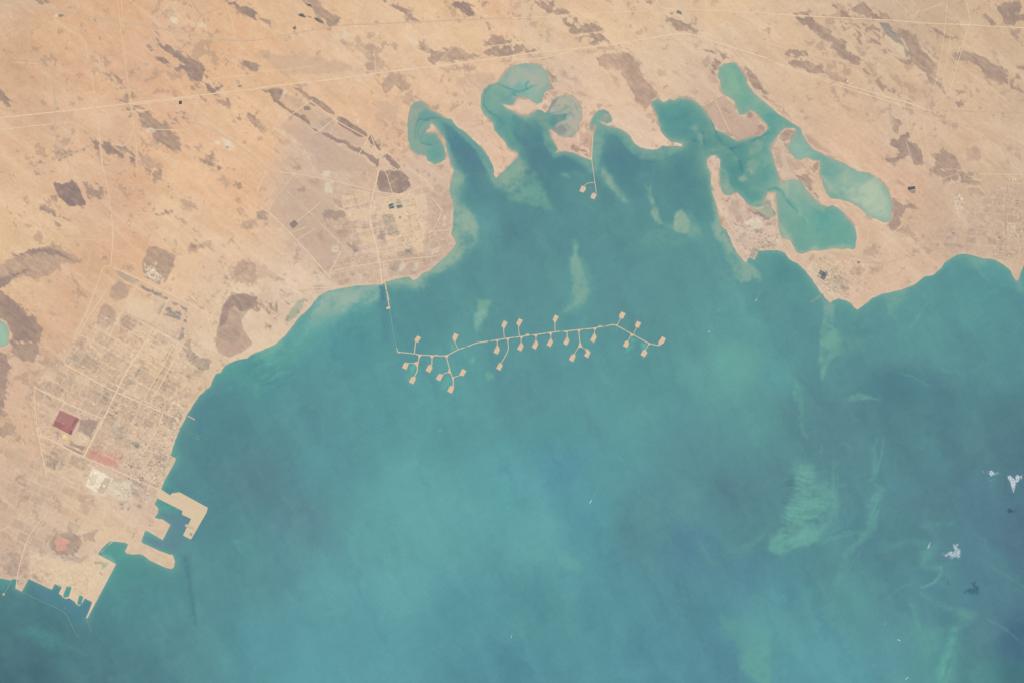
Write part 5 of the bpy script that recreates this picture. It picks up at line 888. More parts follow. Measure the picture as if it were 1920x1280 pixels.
road('A', road_pale, .75, '880,0 905,200 930,420 955,580 975,700 985,800 1000,900 1010,1010 1025,1120 1030,1290')
road('A', road_pale, .8, '735,870 745,1000 760,1120 775,1290')
road('E', road_pale, .9, '780,-10 800,100 822,220 838,330 846,520 838,640 828,720')
road('E', road_pale, 1.6, '845,728 950,770 1060,822 1200,890 1380,975 1500,1040 1552,1070')
road('E', road_pale, 1.2, '1552,1070 1572,1160 1590,1290')
road('E', road_pale, 1.1, '835,715 770,720 740,830 690,960 640,1080 590,1180 545,1290', '800,900 740,980 650,1120 560,1290', '1050,835 1000,905 920,1050 840,1200 800,1290', '1265,965 1190,1120 1130,1210 1080,1290', '880,790 1000,870 1150,930 1260,985')
road('E', road_grey, 1.0, '750,980 900,1050 1150,1165 1310,1250 1340,1270')
road('I', road_pale, 2.2, '1090,0 1050,70 950,220 870,380 790,560 700,720 622,875')
road('I', road_pale, 1.4, '1310,20 1260,110 1200,225 1130,340 1080,435', '1385,0 1320,110 1260,225 1170,390 1130,410')
road('I', road_pale, 1.8, '250,340 340,385 500,462 640,525 780,582', '480,170 600,230 700,292 870,380 1060,460 1222,535')
road('I', road_grey, 1.8, '400,100 370,170 280,250 225,330 207,410 225,500 250,600 262,680 285,790 310,900 330,1010')
road('I', road_pale, 1.6, '240,690 320,715 400,742 520,810 650,875 820,945 970,1012 1080,1060 1210,1115', '1222,535 1190,640 1120,760 1050,870', '700,735 660,790 630,870')
road('I', road_pale, 1.3, '255,360 262,480 275,620 300,760 330,920 350,1010')
road('F', road_pale, 1.7, '925,-10 895,110 868,210 850,330 870,440 900,550 920,640 932,720 945,850')
road('F', road_pale, 1.4, '92,310 180,390 270,482 400,625 500,740 560,805')
road('F', road_pale, 1.1, '600,300 700,268 870,232 1000,195 1110,172 1190,140 1250,112', '310,380 400,310 485,235', '545,790 590,700 640,602', '600,745 740,718 900,690 1100,665 1250,650 1350,640', '800,600 880,612 960,610 1060,585 1160,560 1270,505', '180,10 340,30 500,60 720,110 880,150 1000,172 1110,180', '1400,285 1370,370 1320,462', '1315,200 1395,300', '1290,462 1440,445')
road('F', road_pale, 1.0, '960,-10 985,40 1000,100 1030,185')
road('F', road_pale, 1.1, '300,885 480,880 640,872 760,858 880,845')
road('B', road_pale, 1.2, '190,915 260,865 330,815 425,748', '415,760 520,840 620,918 720,972 835,1035', '470,990 560,915 632,858', '850,1010 815,1090 770,1160', '860,1010 890,1090 935,1195 1060,1275', '955,1120 930,1210 912,1290')
road('B', road_grey, 1.0, '480,985 430,1060 440,1130 455,1200 465,1290')
road('B', road_pale, .9, '885,380 895,460 900,545')
road('B', road_pale, .8, '1355,480 1420,410 1500,342')
road('B', road_pale, 1.0, '1720,350 1800,342 1925,325')
road('D', road_pale, .65, '1345,0 1335,110 1328,220 1300,400 1270,580 1230,700 1200,830')
road('D', road_pale, .95, '1478,-10 1500,70 1520,150 1500,220 1470,330 1430,450 1400,560 1370,660 1350,720')
road('D', road_pale, .65, '1500,230 1450,330 1400,480 1365,620 1330,720 1280,780 1240,830', '1170,870 1175,960 1185,1060 1210,1160 1240,1290', '1020,800 1035,870 1055,970', '1100,870 1110,950 1140,1040 1160,1130 1180,1290', '1035,1060 1060,1140 1095,1250')
road('D', road_pale, 1.0, '850,722 1000,755 1100,785 1190,830 1245,835')
road('H', road_dark, 1.2, '1797,100 1788,200 1783,300 1778,480')
road('H', road_pale, 1.0, '1590,28 1700,26 1930,32')
road('H', road_dark, 1.0, '1760,500 1748,560 1735,605')
road('H', road_grey, .9, '1735,605 1800,610 1860,640 1890,660', '500,625 620,640 760,670 860,700 1000,662')
road('C', road_pale, .8, '1520,752 1560,830 1600,920 1640,995', '1440,792 1510,750 1585,714')
road('G', road_pale, .9, '1500,150 1540,260 1600,360 1650,430 1700,520', '1570,410 1650,470 1720,370')
road('C', road_pale, .9, '610,990 602,1080 598,1200')
road('M', road_pale, 1.3, '350,20 300,60 200,200 140,420 120,560')
road('M', road_pale, 1.0, '740,320 640,400 620,360', '1000,0 960,100 760,300')

# ------------------------------------------------------------------ drilling islands and causeways
fill_m = mat("graded_fill", (225, 196, 168), .05, .5, col2=(218, 187, 158)); rock_m = mat("rock_armour", (186, 170, 150), .14, 2.0); deck_m = mat("causeway_deck", (221, 196, 169), .05, .4)
bridge_m = mat("bridge_concrete", (178, 184, 166), .06, 1); cellar_m = mat("well_cellar", (150, 138, 124), .1, 2); steel_m = mat("weathered_steel", (140, 132, 122), .1, 2)
stain_m = mat('stained_fill', (206, 178, 152), .08, .8); apron_m = mat('pale_apron', (232, 208, 182), .05, .8)
def island(sheet, shape, label, wells):
    p = pts(sheet, shape); cx = sum(q[0] for q in p) / len(p); cy = sum(q[1] for q in p) / len(p)
    t = empty("drilling_island", cx, cy, 0, label, "drilling island", "artificial drilling islands in the bay"); og = t.location
    if area2([(x, -y) for x, y in p]) < 0: p = p[::-1]
    q = inset(p, .42)
    top = inset(p, .45)
    vs, fs = prism(top, -1, 4.6, og); link("pad", vs, fs, fill_m, t)
    vs, fs = slope_ring(inset(p, -.18), q, -4, 4.5, og); link("revetment", vs, fs, rock_m, t)
    bz = max(range(len(p)), key=lambda i: math.hypot(p[i][0] - p[(i + 1) % len(p)][0], p[i][1] - p[(i + 1) % len(p)][1]))
    a, b = Vector(p[bz]), Vector(p[(bz + 1) % len(p)]); d = (b - a).normalized(); nrm = (Vector((cx, cy)) - (a + b) / 2).normalized()
    u0 = (a + b) / 2 + nrm * 3.4
    for k in range(3):
        c = u0 + d * random.uniform(-2.6, 2.6) + nrm * random.uniform(-1.2, 2.6); s1, s2 = random.uniform(.5, 1.3), random.uniform(.4, .9)
        r = [(c + d * q_ * s1 + nrm * v_ * s2) for q_, v_ in ((-1, -1), (1, -.8), (.9, 1), (-1, .9))]
        vs, fs = prism([(v.x, v.y) for v in r], 4.2, 4.75 + .12 * k, og); link("gravel_apron", vs, fs, (stain_m, apron_m)[k % 2], t)
    for k in range(wells):
        c = a + d * ((b - a).length * (.3 + .22 * k)) + nrm * (1.6)
        r = [(c + d * u * .42 + nrm * v * .3) for u, v in ((-1, -1), (1, -1), (1, 1), (-1, 1))]
        vs, fs = prism([(v.x, v.y) for v in r], 4.4, 9, og); w_ = link("wellhead_shed", vs, fs, cellar_m, t)
    return t
for a_ in ISL: island(*a_)
cw = empty("causeway", 1000, 640, 0, "long branching sand causeway linking the drilling islands across the bay", "causeway")
cn = empty("causeway", 1111, 325, 0, "thin straight causeway running out from the northern peninsula to two pads", "causeway")
_lift = [0]
def fill(parent, sheet, wd, name, *lines, z=4.2, m=None):
    for s in lines:
        _lift[0] += 1; p = resample(smooth_line(pts(sheet, s), 2), 2.5); vs, fs = bank(p, wd, wd + .35, z + .1 * _lift[0], -3, parent.location); link(name, vs, fs, m or deck_m, parent)
fill(cw, 'a', 1.45, "roadbed", '100,835 130,852 175,856 430,880 530,905 800,920 1040,930 1130,905 1310,805 1455,760', '1503,743 1680,672 1800,650 1925,634')
fill(cw, 'c', 1.45, "roadbed", '-5,661 165,636', '213,630 340,610 480,585 680,560', '698,558 830,540 930,528 998,516', '1038,514 1160,500 1322,474', '1340,470 1500,448 1602,440', '1648,438 1760,430 1920,412')
fill(cw, 'd', 1.4, "roadbed", '130,372 290,350 414,338', '426,337 570,325 690,300 748,292', '786,288 880,264 960,268 1117,356', '1130,366 1230,420 1510,575 1560,592 1690,618')
fill(cw, 'a', 1.5, "spur_road", '470,650 462,740 450,868'); fill(cw, 'a', .95, "spur_road", '1252,640 1285,715 1322,795')
fill(cw, 'a', 1.1, "western_hook", '92,762 100,810 118,842'); fill(cw, 'a', 2.2, "western_landing", '110,845 140,858 165,855')
fill(cw, 'b', 1.6, "spur_road", '540,110 528,200 510,290 505,380 455,480', '800,110 800,180 795,255'); fill(cw, 'b', 1.0, "spur_road", '340,225 385,215 440,225', '1030,432 1080,412 1140,400', '1340,470 1290,482 1240,510')
fill(cw, 'b', 1.5, "spur_road", '1088,90 1120,220 1170,400 1215,520 1228,600 1225,680')
fill(cw, 'c', 1.1, "spur_road", '470,380 478,470 488,575', '768,345 778,440 788,535', '1495,270 1500,350 1505,440', '340,622 348,660 350,705', '825,560 824,600 822,650', '1118,520 1120,560 1120,600', '1418,480 1416,520 1415,570', '1742,440 1745,490 1745,540')
fill(cw, 'c', 1.3, "spur_road", '555,600 566,700 572,800 520,910 430,1070')
fill(cw, 'd', 1.3, "spur_road", '322,370 332,480 345,580 345,620'); fill(cw, 'd', 1.0, "spur_road", '250,762 285,700 330,630', '360,635 400,660 435,685', '600,340 594,375 592,400', '1040,155 1010,215 980,270', '1312,312 1290,360 1262,412', '1165,545 1190,495 1222,440', '1468,688 1495,640 1525,590', '120,390 122,440 122,490')
fill(cn, 'C', 1.0, "roadbed", '598,1195 602,1230 610,1290'); fill(cn, 'G', 1.0, "roadbed", '609,-5 615,40 622,90 628,130 632,170'); fill(cn, 'G', .9, "spur_road", '622,90 580,92 555,102 543,118')
def junction(parent, sheet, *shapes):
    for s in shapes:
        _lift[0] += 1; vs, fs = prism(pts(sheet, s), -3, 4.25 + .1 * _lift[0], parent.location); link("junction", vs, fs, fill_m, parent)
junction(cw, 'b', '500,45 612,60 575,85 552,125 532,120 528,80', '740,68 860,76 825,98 812,128 790,126 775,95', '1025,75 1140,52 1120,90 1100,125 1080,100', '428,215 522,178 516,300 498,300 478,262', '1142,320 1190,430 1165,430 1115,400', '1186,460 1215,490 1265,495 1240,525 1236,560 1210,560', '850,78 878,45 915,50 930,78')
junction(cw, 'c', '300,618 385,608 355,640 335,640', '490,575 610,572 575,600 565,635 548,635 540,605', '770,540 880,535 845,570 832,605 818,600 810,570', '905,525 915,495 950,488 990,500 998,525', '1040,505 1165,500 1140,530 1125,558 1112,555 1095,532', '1340,462 1455,468 1430,500 1425,525 1410,520 1400,495', '1475,450 1500,430 1530,440', '1650,430 1775,425 1755,450 1748,475 1736,470')
junction(cw, 'd', '285,345 360,340 345,370 335,390 320,388', '565,325 640,312 612,345 600,365 588,350', '640,308 675,275 705,282 735,300', '935,265 985,258 998,285 975,288', '1195,400 1285,432 1270,450 1225,460 1208,440', '1495,560 1565,582 1530,615 1510,600', '335,560 352,560 382,640 305,665')
def bridges(parent, sheet, *lines):
    for s in lines:
        p = pts(sheet, s); _lift[0] += 1; vs, fs = bank(p, .95, 1.0, 4.3 + .1 * _lift[0], 3.8, parent.location); b = link("bridge", vs, fs, bridge_m, parent)
bridges(cw, 'a', '1450,763 1508,741'); bridges(cw, 'c', '160,636 218,629', '676,561 702,557', '990,518 1045,514', '1318,475 1344,469', '1598,440 1652,437'); bridges(cw, 'd', '410,339 430,336', '742,294 790,287', '1113,353 1134,368')

# ------------------------------------------------------------------ harbour works
quay_m = mat("quay_paving", (216, 192, 160), .05, .35, col2=(222, 200, 170)); wall_m = mat("quay_wall", (170, 158, 140), .08, 1)
def quay(name, p, label, cat, z=4.5, m=None):
    cx = sum(q[0] for q in p) / len(p); cy = sum(q[1] for q in p) / len(p); t = empty(name, cx, cy, 0, label, cat)
    vs, fs = prism(inset(p, .12) if len(p) > 4 else p, -2, z, t.location); link("deck", vs, fs, m or quay_m, t)
    o, i = inset(p, -.12), inset(p, .1); vs, fs = slope_ring(o, i, -5, z - .1, t.location); link("quay_wall", vs, fs, wall_m, t); return t
Lq = quay("quay", pts('R', '291,925 301,915.5 319,928 322,924 337,922 390,951 387,961 358,1011 343,1003 358,972 341,964 342,957 296,934'), "L-shaped loading quay reaching out from the industrial shore", "quay")
for s in ('1425,150 1445,158 1438,175 1420,168',):
    vs, fs = prism(pts('M', s), 4.3, 14, Lq.location); link("transit_shed", vs, fs, mat("dark_roof", (150, 165, 160), .05, 1), Lq)
for s in ('1395,85 1460,115 1450,130 1385,102',):
    vs, fs = prism(pts('M', s), 4.2, 5.6, Lq.location); link("concrete_apron", vs, fs, mat("apron", (203, 184, 158), .05, 1), Lq)
vs, fs = bank(resample(pts('I', '1225,1120 1300,1165 1420,1220 1540,1262'), 3), .5, .6, 7, 4, Lq.location); link("conveyor", vs, fs, mat("conveyor_cover", (204, 186, 160), .05, 1), Lq)
def pier(name, sheet, s, w1, z, m, label, cat, extra=()):
    p = resample(pts(sheet, s), 2.5); t = empty(name, p[0][0], p[0][1], 0, label, cat)
    vs, fs = bank(p, w1, w1 + .1, z, z - 2.5, t.location); link("deck", vs, fs, m, t)
    for nm, ss_, w_, zz, mm in extra:
        q = resample(pts(sheet, ss_), 2.5); vs, fs = bank(q, w_, w_ + .1, zz, -4, t.location); link(nm, vs, fs, mm, t)
    nn = normals(p)
    for k in range(1, len(p), 2):
        (x, y), (nx, ny) = p[k], nn[k]
        r = [(x + a * .12, y + b * .12) for a, b in ((-1, -1), (1, -1), (1, 1), (-1, 1))]; vs, fs = prism(r, -8, z - 2.4, t.location); link("pile", vs, fs, wall_m, t)
    return t
pale_deck = mat("pale_deck", (210, 190, 162), .05, 1); grey_deck = mat("grey_deck", (122, 142, 140), .06, 1); thin_m = mat("trestle_steel", (138, 176, 172), .05, 1); rail_m = mat("pier_kerb", (178, 186, 164), .05, 1)
jt = pier("pier", 'f', '563,1000 578,1060 590,1140 610,1220 630,1310', 2.5, 5, pale_deck, "L-ended sand pier running south from the middle peninsula", "pier")
vs, fs = bank(resample(pts('F', '985,940 992,975 1001,1028'), 2), 2.0, 2.4, 5.3, -4, jt.location); link("outer_arm", vs, fs, pale_deck, jt)
vs, fs = prism(pts('F', '975,1030 992,1018 1006,1018 1007,1036 978,1040'), -4, 5.5, jt.location); link("pier_head", vs, fs, fill_m, jt)
vs, fs = prism(pts('f', '577,1135 607,1133 609,1146 580,1150'), 5.1, 6, jt.location); link("culvert", vs, fs, steel_m, jt)
tr = empty("pipeline_trestle", 737, 617, 0, "hair-thin pipeline trestle from the pier head to the causeway's western hook", "trestle")
vs, fs = bank(resample(pts('R', '730.5,579 733.5,598 736,615 739,632 743.5,652'), 3), .8, .85, 7, 5, tr.location); link("pipe_deck", vs, fs, thin_m, tr)
for p_ in resample(pts('R', '730.5,579 733.5,598 736,615 739,632 743.5,652'), 8):
    x, y = p_; vs, fs = prism([(x - .1, y - .1), (x + .1, y - .1), (x + .1, y + .1), (x - .1, y + .1)], -8, 5, tr.location); link("pile", vs, fs, thin_m, tr)
pier("jetty", 'I', '1408,556 1462,586', 1.8, 4.5, pale_deck, "short stubby jetty on the city shore, upper of two", "jetty")
pier("jetty", 'I', '1345,648 1375,660 1510,718', 1.6, 5, grey_deck, "dark double-rail jetty on the city shore, lower of two", "jetty", extra=(("dolphin", '1470,722 1500,734', .5, 4.5, rail_m),))
pier("intake_pipe", 'I', '1312,876 1415,922', .35, 3, mat("intake_steel", (116, 160, 152), .04, 1), "faint thin pipe leaving the city shore below the jetties", "pipe")
pj = pier("pier", 'j', '468,762 235,920', 1.0, 4.2, mat("wet_apron", (124, 156, 148), .05, 1), "open-ended twin-walled pier on the south-eastern headland", "pier", extra=(("side_wall", '452,752 225,905', .5, 5.5, rail_m), ("side_wall", '474,772 245,935', .5, 5.5, rail_m), ("end_wall", '222,900 230,930 250,935', .6, 5.5, rail_m)))
def breakwater(sheet, w1, m, label, *lines, head=None):
    p0 = pts(sheet, lines[0])[0]; t = empty("breakwater", p0[0], p0[1], 0, label, "breakwater")
    for s in lines:
        p = resample(pts(sheet, s), 2); vs, fs = bank(p, w1 * .5, w1, 3.5, -4, t.location)
        vs = [(x + random.uniform(-2, 2), y + random.uniform(-2, 2), z + random.uniform(-.6, .6)) for x, y, z in vs]; link("rock_mound", vs, fs, m, t)
    if head:
        x, y, r_ = head; q = [(x + r_ * math.cos(a_), y + r_ * math.sin(a_)) for a_ in [k * math.pi / 4 for k in range(8)]]; vs, fs = prism(q, -4, 4.2, t.location); link("roundhead", vs, fs, fill_m, t)
bw_m = mat("breakwater_rock", (138, 168, 156), .12, 3)
breakwater('p', .85, bw_m, "long bent breakwater closing the harbour basin on the seaward side", '295,630 400,685 560,760 720,830 840,890 885,935 925,1010 960,1090 1015,1200 1062,1228')
breakwater('p', .95, bw_m, "short hooked breakwater at the tip of the harbour platform", '1150,985 1160,1015 1220,1150 1192,1170')
breakwater('p', 1.0, mat("spit_rock", (170, 176, 152), .1, 3), "small straight jetty with a pale head west of the harbour", '150,485 110,570 55,655', head=(6.8, 1113.5, 2.2))
breakwater('M', .5, mat("training_wall", (124, 158, 152), .1, 3), "pair of thin parallel training walls below the loading quay", '1418,212 1432,290 1456,412', '1434,212 1445,300 1467,412')

# ------------------------------------------------------------------ ponds, basins, stockpiles
def pond(sheet, shape, col, label, cat="pond", rim=(224, 200, 172), rw=.55, cells=(), name="evaporation_pond", rough=.35):
    p = pts(sheet, shape); cx = sum(q[0] for q in p) / len(p); cy = sum(q[1] for q in p) / len(p); z = ground_z(cx, cy)
    t = empty(name, cx, cy, z, label, cat); og = t.location
    if area2([(x, -y) for x, y in p]) < 0: p = p[::-1]
    vs, fs = prism(p, z - 3, z + 2.6, og); link("liquor", vs, fs, mat(f"liquor {col}", col, .09, .5, rough, .12), t)
    o = inset(p, -rw); vs, fs = slope_ring(o, p, z - 1, z + 4.5, og); link("embankment", vs, fs, mat(f"bund {rim}", rim, .05, .8), t)
    for k, (s, c) in enumerate(cells):
        vs, fs = prism(pts(sheet, s), z - 2, z + 3.2 + .6 * k, og); link("cell", vs, fs, mat(f"cell {c}", c, .08, .6, rough, .12), t)
    return t
pond('t', '190,1012 217,1010 218,1042 190,1044', (66, 74, 80), "isolated black square pond south of the desert pipeline road", rim=(212, 174, 138))
pond('t', '780,852 815,850 817,872 782,875', (160, 146, 134), "small faint grey pond north of the desert pipeline road", rim=(220, 182, 146))
pond('e', '622,590 700,552 726,645 640,660', (92, 116, 120), "dark four-cell pond in the plant on the middle peninsula", cells=(('628,622 712,598 714,604 630,629', (210, 192, 166)),))
pond('e', '756,602 855,578 870,630 780,655', (132, 140, 132), "grey-green pond beside the four-cell pond", cells=(('765,605 805,585 820,610 790,622', (100, 112, 116)),))
pond('e', '805,790 838,785 842,820 808,825', (132, 140, 140), "tiny grey pond south of the plant ponds", rim=(214, 186, 158))
pond('j', '400,272 472,312 522,335 512,308 540,305 550,350 478,488 410,442 335,405 375,340', (112, 110, 115), "four-coloured treatment pond on the south-eastern headland", cells=(('402,280 468,318 432,362 380,336', (108, 138, 128)), ('470,322 516,340 492,378 442,372', (82, 106, 126)), ('374,350 430,382 404,435 345,402', (196, 170, 152))))
pond('H', '1046,124 1100,116 1108,138 1050,150', (98, 96, 100), "dark rectangular pond inland of the pale eastern lagoon", cells=(('1055,152 1108,144 1102,172 1078,172', (166, 146, 132)),), rim=(224, 198, 172))
pond('j', '1132,125 1186,92 1200,142 1152,160', (158, 134, 122), "small brown square pit with a pale bank behind the headland", rim=(228, 202, 176), rw=.8, name="pit", cat="pit", rough=.9)
pond('j', '378,45 405,32 425,58 402,80', (178, 158, 138), "smaller square pit near the lagoon shore of the headland", rim=(214, 188, 160), name="pit", cat="pit", rough=.9)
pond('F', '247,400 289,368 317,400 276,438', (152, 132, 124), "brown square pit at the end of a straight track on the scrub plain", rim=(218, 194, 168), name="pit", cat="pit", rough=.9)
pond('m', '350,520 480,262 812,405 668,682', (178, 128, 122), "large red residue basin in the industrial city", name="residue_basin", cat="basin", rim=(206, 164, 148), rw=.6,
     cells=(('372,515 405,440 545,500 495,590', (166, 112, 114)), ('722,420 760,400 800,412 690,560 672,540', (156, 110, 114)), ('540,495 690,560 640,665 505,595', (178, 118, 114)), ('430,425 460,430 458,445 428,440', (206, 150, 140)), ('655,600 690,590 672,680 640,668', (148, 92, 100))))
pond('o', '300,350 415,385 460,410 500,420 640,490 655,520 500,810 350,750 185,640', (240, 224, 200), "white walled stockpile yard beside the harbour road", name="stockpile", cat="stockpile", rim=(222, 200, 174), rw=.6, rough=.95,
     cells=(('310,410 400,440 340,640 240,620', (228, 208, 180)), ('520,500 630,520 560,690 490,790 380,730 450,620', (206, 186, 164)), ('480,640 505,622 525,650 500,668', (248, 238, 222))))
def heap(sheet, shape, h, col, col2, label, cat="heap", name="heap"):
    p = pts(sheet, shape); cx = sum(q[0] for q in p) / len(p); cy = sum(q[1] for q in p) / len(p); z = ground_z(cx, cy); og = Vector((WX(cx), WY(cy), z))
    vs, fs = [], []; n = len(p); rings = [(1, 0), (.72, .45), (.4, .85), (.12, 1)]
    for k, hh in rings: vs += [(WX(cx + (x - cx) * k) - og.x + random.uniform(-2, 2), WY(cy + (y - cy) * k) - og.y + random.uniform(-2, 2), h * hh + random.uniform(-.5, .5)) for x, y in p]
    for r_ in range(len(rings) - 1):
        for i in range(n): fs.append((r_ * n + i, r_ * n + (i + 1) % n, (r_ + 1) * n + (i + 1) % n, (r_ + 1) * n + i))
    fs.append(tuple(range((len(rings) - 1) * n, len(rings) * n))); fs = [f[::-1] for f in fs] if area2([(x, -y) for x, y in p]) < 0 else fs
    o = link(name, vs, fs, mat(name + str(col), col, .06, 1, col2=col2)); o.location = og; return tag(o, label, cat)
heap('m', '525,690 560,675 600,705 625,725 615,770 560,770 520,740', 22, (238, 216, 150), (228, 206, 150), "bright yellow sulphur heap below the red basin")
heap('m', '865,790 890,780 915,800 905,830 880,835 865,815', 12, (238, 204, 184), (226, 186, 164), "small pale pink heap in the sandy yard beside the sulphur")
heap('o', '360,400 330,410 320,440 350,455 400,450 405,425', 10, (250, 240, 224), (240, 228, 206), "bright white heap on the corner of the stockpile yard")
sp_ = pts('g', '795,545 900,520 1000,530 1015,580 990,625 900,632 800,628'); cx, cy = 1418, 423; z = ground_z(cx, cy)
vs, fs = prism(sp_, z - 3, z + 2.5, Vector((0, 0, 0))); tag(link("salt_pan", vs, fs, mat("salt_crust", (214, 200, 176), .03, .4)), "smooth pale salt pan on the island town's northern edge", "salt pan")

# ------------------------------------------------------------------ buildings
wall_cols = [("white_render", (240, 230, 212)), ("sand_render", (226, 206, 180)), ("grey_roof", (186, 178, 166)), ("dark_roofing", (140, 134, 128)), ("blue_roof", (160, 176, 182)), ("pale_roof", (248, 240, 226)), ("tan_roof", (204, 180, 156))]
BM = {n_: mat(n_, c_, .05, 3) for n_, c_ in wall_cols}
def box(x0, y0, x1, y1, z0, z1, k):
    v = [(x0, y0, z0), (x1, y0, z0), (x1, y1, z0), (x0, y1, z0), (x0, y0, z1), (x1, y0, z1), (x1, y1, z1), (x0, y1, z1)]
    return v, [tuple(k + i for i in f) for f in ((0, 1, 5, 4), (1, 2, 6, 5), (2, 3, 7, 6), (3, 0, 4, 7), (4, 5, 6, 7))]
def block_mesh(kind_):
    vs, fs = [], []
    def add(*b):
        v, f = box(*b, len(vs)); vs.extend(v); fs.extend(f)
    if kind_ == 0:      # flat roof, parapet, stair hut
        add(-.5, -.5, .5, .5, 0, 1)
        for b in ((-.5, -.5, .5, -.42, 1, 1.12), (-.5, .42, .5, .5, 1, 1.12), (-.5, -.42, -.42, .42, 1, 1.12), (.42, -.42, .5, .42, 1, 1.12)): add(*b)
        add(.05, .05, .35, .32, 1, 1.35)
    elif kind_ == 1:    # L plan
        add(-.5, -.5, .5, .05, 0, 1); add(-.5, .05, .0, .5, 0, .9); add(.1, -.4, .4, -.15, 1, 1.25)
    else:               # shed with pitched roof
        vs += [(-.5, -.5, 0), (.5, -.5, 0), (.5, .5, 0), (-.5, .5, 0), (-.5, -.5, .8), (.5, -.5, .8), (.5, .5, .8), (-.5, .5, .8), (-.5, 0, 1.05), (.5, 0, 1.05)]
        fs += [(0, 1, 5, 4), (1, 2, 6, 9, 5), (2, 3, 7, 6), (3, 0, 4, 8, 7), (4, 5, 9, 8), (7, 8, 9, 6)]
    return vs, fs
_bm = {}
def building(px, py, lx, ly, h, rot, colname, kind_, label, group, name="building", cat="building"):
    key = (kind_, colname, name)
    if key not in _bm:
        vs, fs = block_mesh(kind_); me = bpy.data.meshes.new(name); me.from_pydata(vs, [], fs); me.materials.append(BM[colname]); _bm[key] = me
    o = bpy.data.objects.new(name, _bm[key]); C.objects.link(o)
    o.location = (WX(px), WY(py), ground_z(px, py) - .5); o.scale = (lx * PX, ly * PX, h); o.rotation_euler = (0, 0, math.radians(rot)); return tag(o, label, cat, group)
LOOK = dict(white_render="white", sand_render="sand-coloured", grey_roof="grey", dark_roofing="dark", blue_roof="blue-grey", pale_roof="bright", tan_roof="tan")
FORM = ("flat-roofed", "L-shaped", "pitch-roofed"); NTH = "first second third fourth fifth sixth seventh eighth ninth tenth".split()
STRIP = ("low white ", "white ", "pale ", "grey ", "dark ", "duller ", "low ")
def name_apart(items, label):
    """each building by its colour and roof, then by its order across the group"""
    for pre in STRIP:
        if label.startswith(pre): label = label[len(pre):]; break
    by = {}
    for o, col, k in items: by.setdefault(f"{LOOK[col]} {FORM[k]} {label}", []).append(o)
    for lab, os_ in by.items():
        os_.sort(key=lambda o: o.location.x)
        for n_, o in enumerate(os_): o['label'] = lab if len(os_) == 1 else f"{lab}, {NTH[min(n_, 9)]} from the left"
def cluster(sheet, shape, n, size, rot_, cols, label, group, h=(5, 11), kinds=(0, 1, 2), gap=1.0, name="building"):
    p = pts(sheet, shape); xs = [q[0] for q in p]; ys = [q[1] for q in p]; done = []; tries = 0; items = []
    while len(done) < n and tries < n * 60:
        tries += 1; x, y = random.uniform(min(xs), max(xs)), random.uniform(min(ys), max(ys))
        if poly_sdf(np.array([x], np.float32), np.array([y], np.float32), p)[0] < .4: continue
        a, b = random.uniform(*size), random.uniform(size[0], size[1] * .8)
        if any(math.hypot(x - u, y - v) < (max(a, b) + r_) * .55 * gap for u, v, r_ in done): continue
        done.append((x, y, max(a, b))); cn1, k1 = random.choice(cols), random.choice(kinds); items.append((building(x, y, a, b, random.uniform(*h), rot_ + random.choice((0, 90)) + random.uniform(-2, 2), cn1, k1, label, group, name), cn1, k1))
    name_apart(items, label)
lt = ("white_render", "white_render", "sand_render", "pale_roof", "grey_roof"); mx = ("sand_render", "grey_roof", "tan_roof", "white_render", "dark_roofing"); dkc = ("dark_roofing", "grey_roof", "blue_roof")
cluster('g', '960,780 1170,790 1160,860 965,850', 20, (.8, 1.6), 8, ("white_render", "pale_roof", "sand_render"), "low white house in the neat rows of the island town", "houses in the island town")
cluster('g', '960,870 1230,880 1210,980 960,990', 22, (.7, 1.5), 8, mx, "house in the waterfront rows of the island town", "waterfront houses of the island town")
cluster('g', '790,960 940,980 880,1150 780,1110', 12, (.7, 1.4), -25, ("white_render", "pale_roof", "sand_render"), "white hut on the dark fishing quarter's yard", "huts of the fishing quarter")
cluster('g', '1260,880 1420,940 1380,1000 1260,960', 10, (.8, 1.5), -20, ("pale_roof", "sand_render", "white_render"), "pale shed on the neck of land beside the island town", "sheds on the neck of land")
cluster('g', '540,540 780,590 760,640 560,580', 8, (.7, 1.2), -10, ("dark_roofing", "grey_roof"), "dark hut beside the salt pan", "huts beside the salt pan")
cluster('j', '640,240 900,440 820,640 620,560', 26, (.7, 1.7), -32, mx, "low building in the southern headland town", "buildings of the headland town")
cluster('j', '520,680 780,560 760,700 560,760', 10, (.7, 1.5), -32, mx, "building near the pier of the headland town", "buildings near the headland pier")
for s, r_ in (('505,560 535,550 605,835 580,845', 0), ('610,480 670,470 725,660 690,670', 1), ('560,560 640,530 700,790 620,830', 2)):
    cluster('h', s, 12 if r_ < 2 else 10, (.9, 1.7), 75, ("white_render", "pale_roof", "sand_render") if r_ < 2 else ("sand_render", "grey_roof", "tan_roof"),
            ("pale barrack in the left column of the eastern camp", "pale barrack in the right column of the eastern camp", "duller barrack in the middle of the eastern camp")[r_], ("left column of the eastern camp", "right column of the eastern camp", "middle of the eastern camp")[r_], kinds=(2,), gap=.7)
cluster('i', '1400,610 1700,650 1680,780 1540,840 1400,740', 26, (.7, 1.5), 20, ("white_render", "sand_render", "grey_roof", "dark_roofing", "pale_roof"), "house in the coastal compound by the eastern point", "houses of the eastern coastal compound")
cluster('i', '1340,240 1500,250 1580,420 1440,420 1330,370', 16, (.6, 1.4), 20, mx, "building at the road junction above the coastal compound", "buildings at the eastern road junction")
cluster('i', '490,250 600,240 610,380 490,380', 8, (.7, 1.4), 10, mx, "building of the small settlement on the dark eastern plain", "small eastern settlement")
cluster('h', '1640,380 1900,420 1880,840 1640,800', 12, (.6, 1.3), 5, mx, "scattered hut east of the straight dark road", "huts east of the dark road")
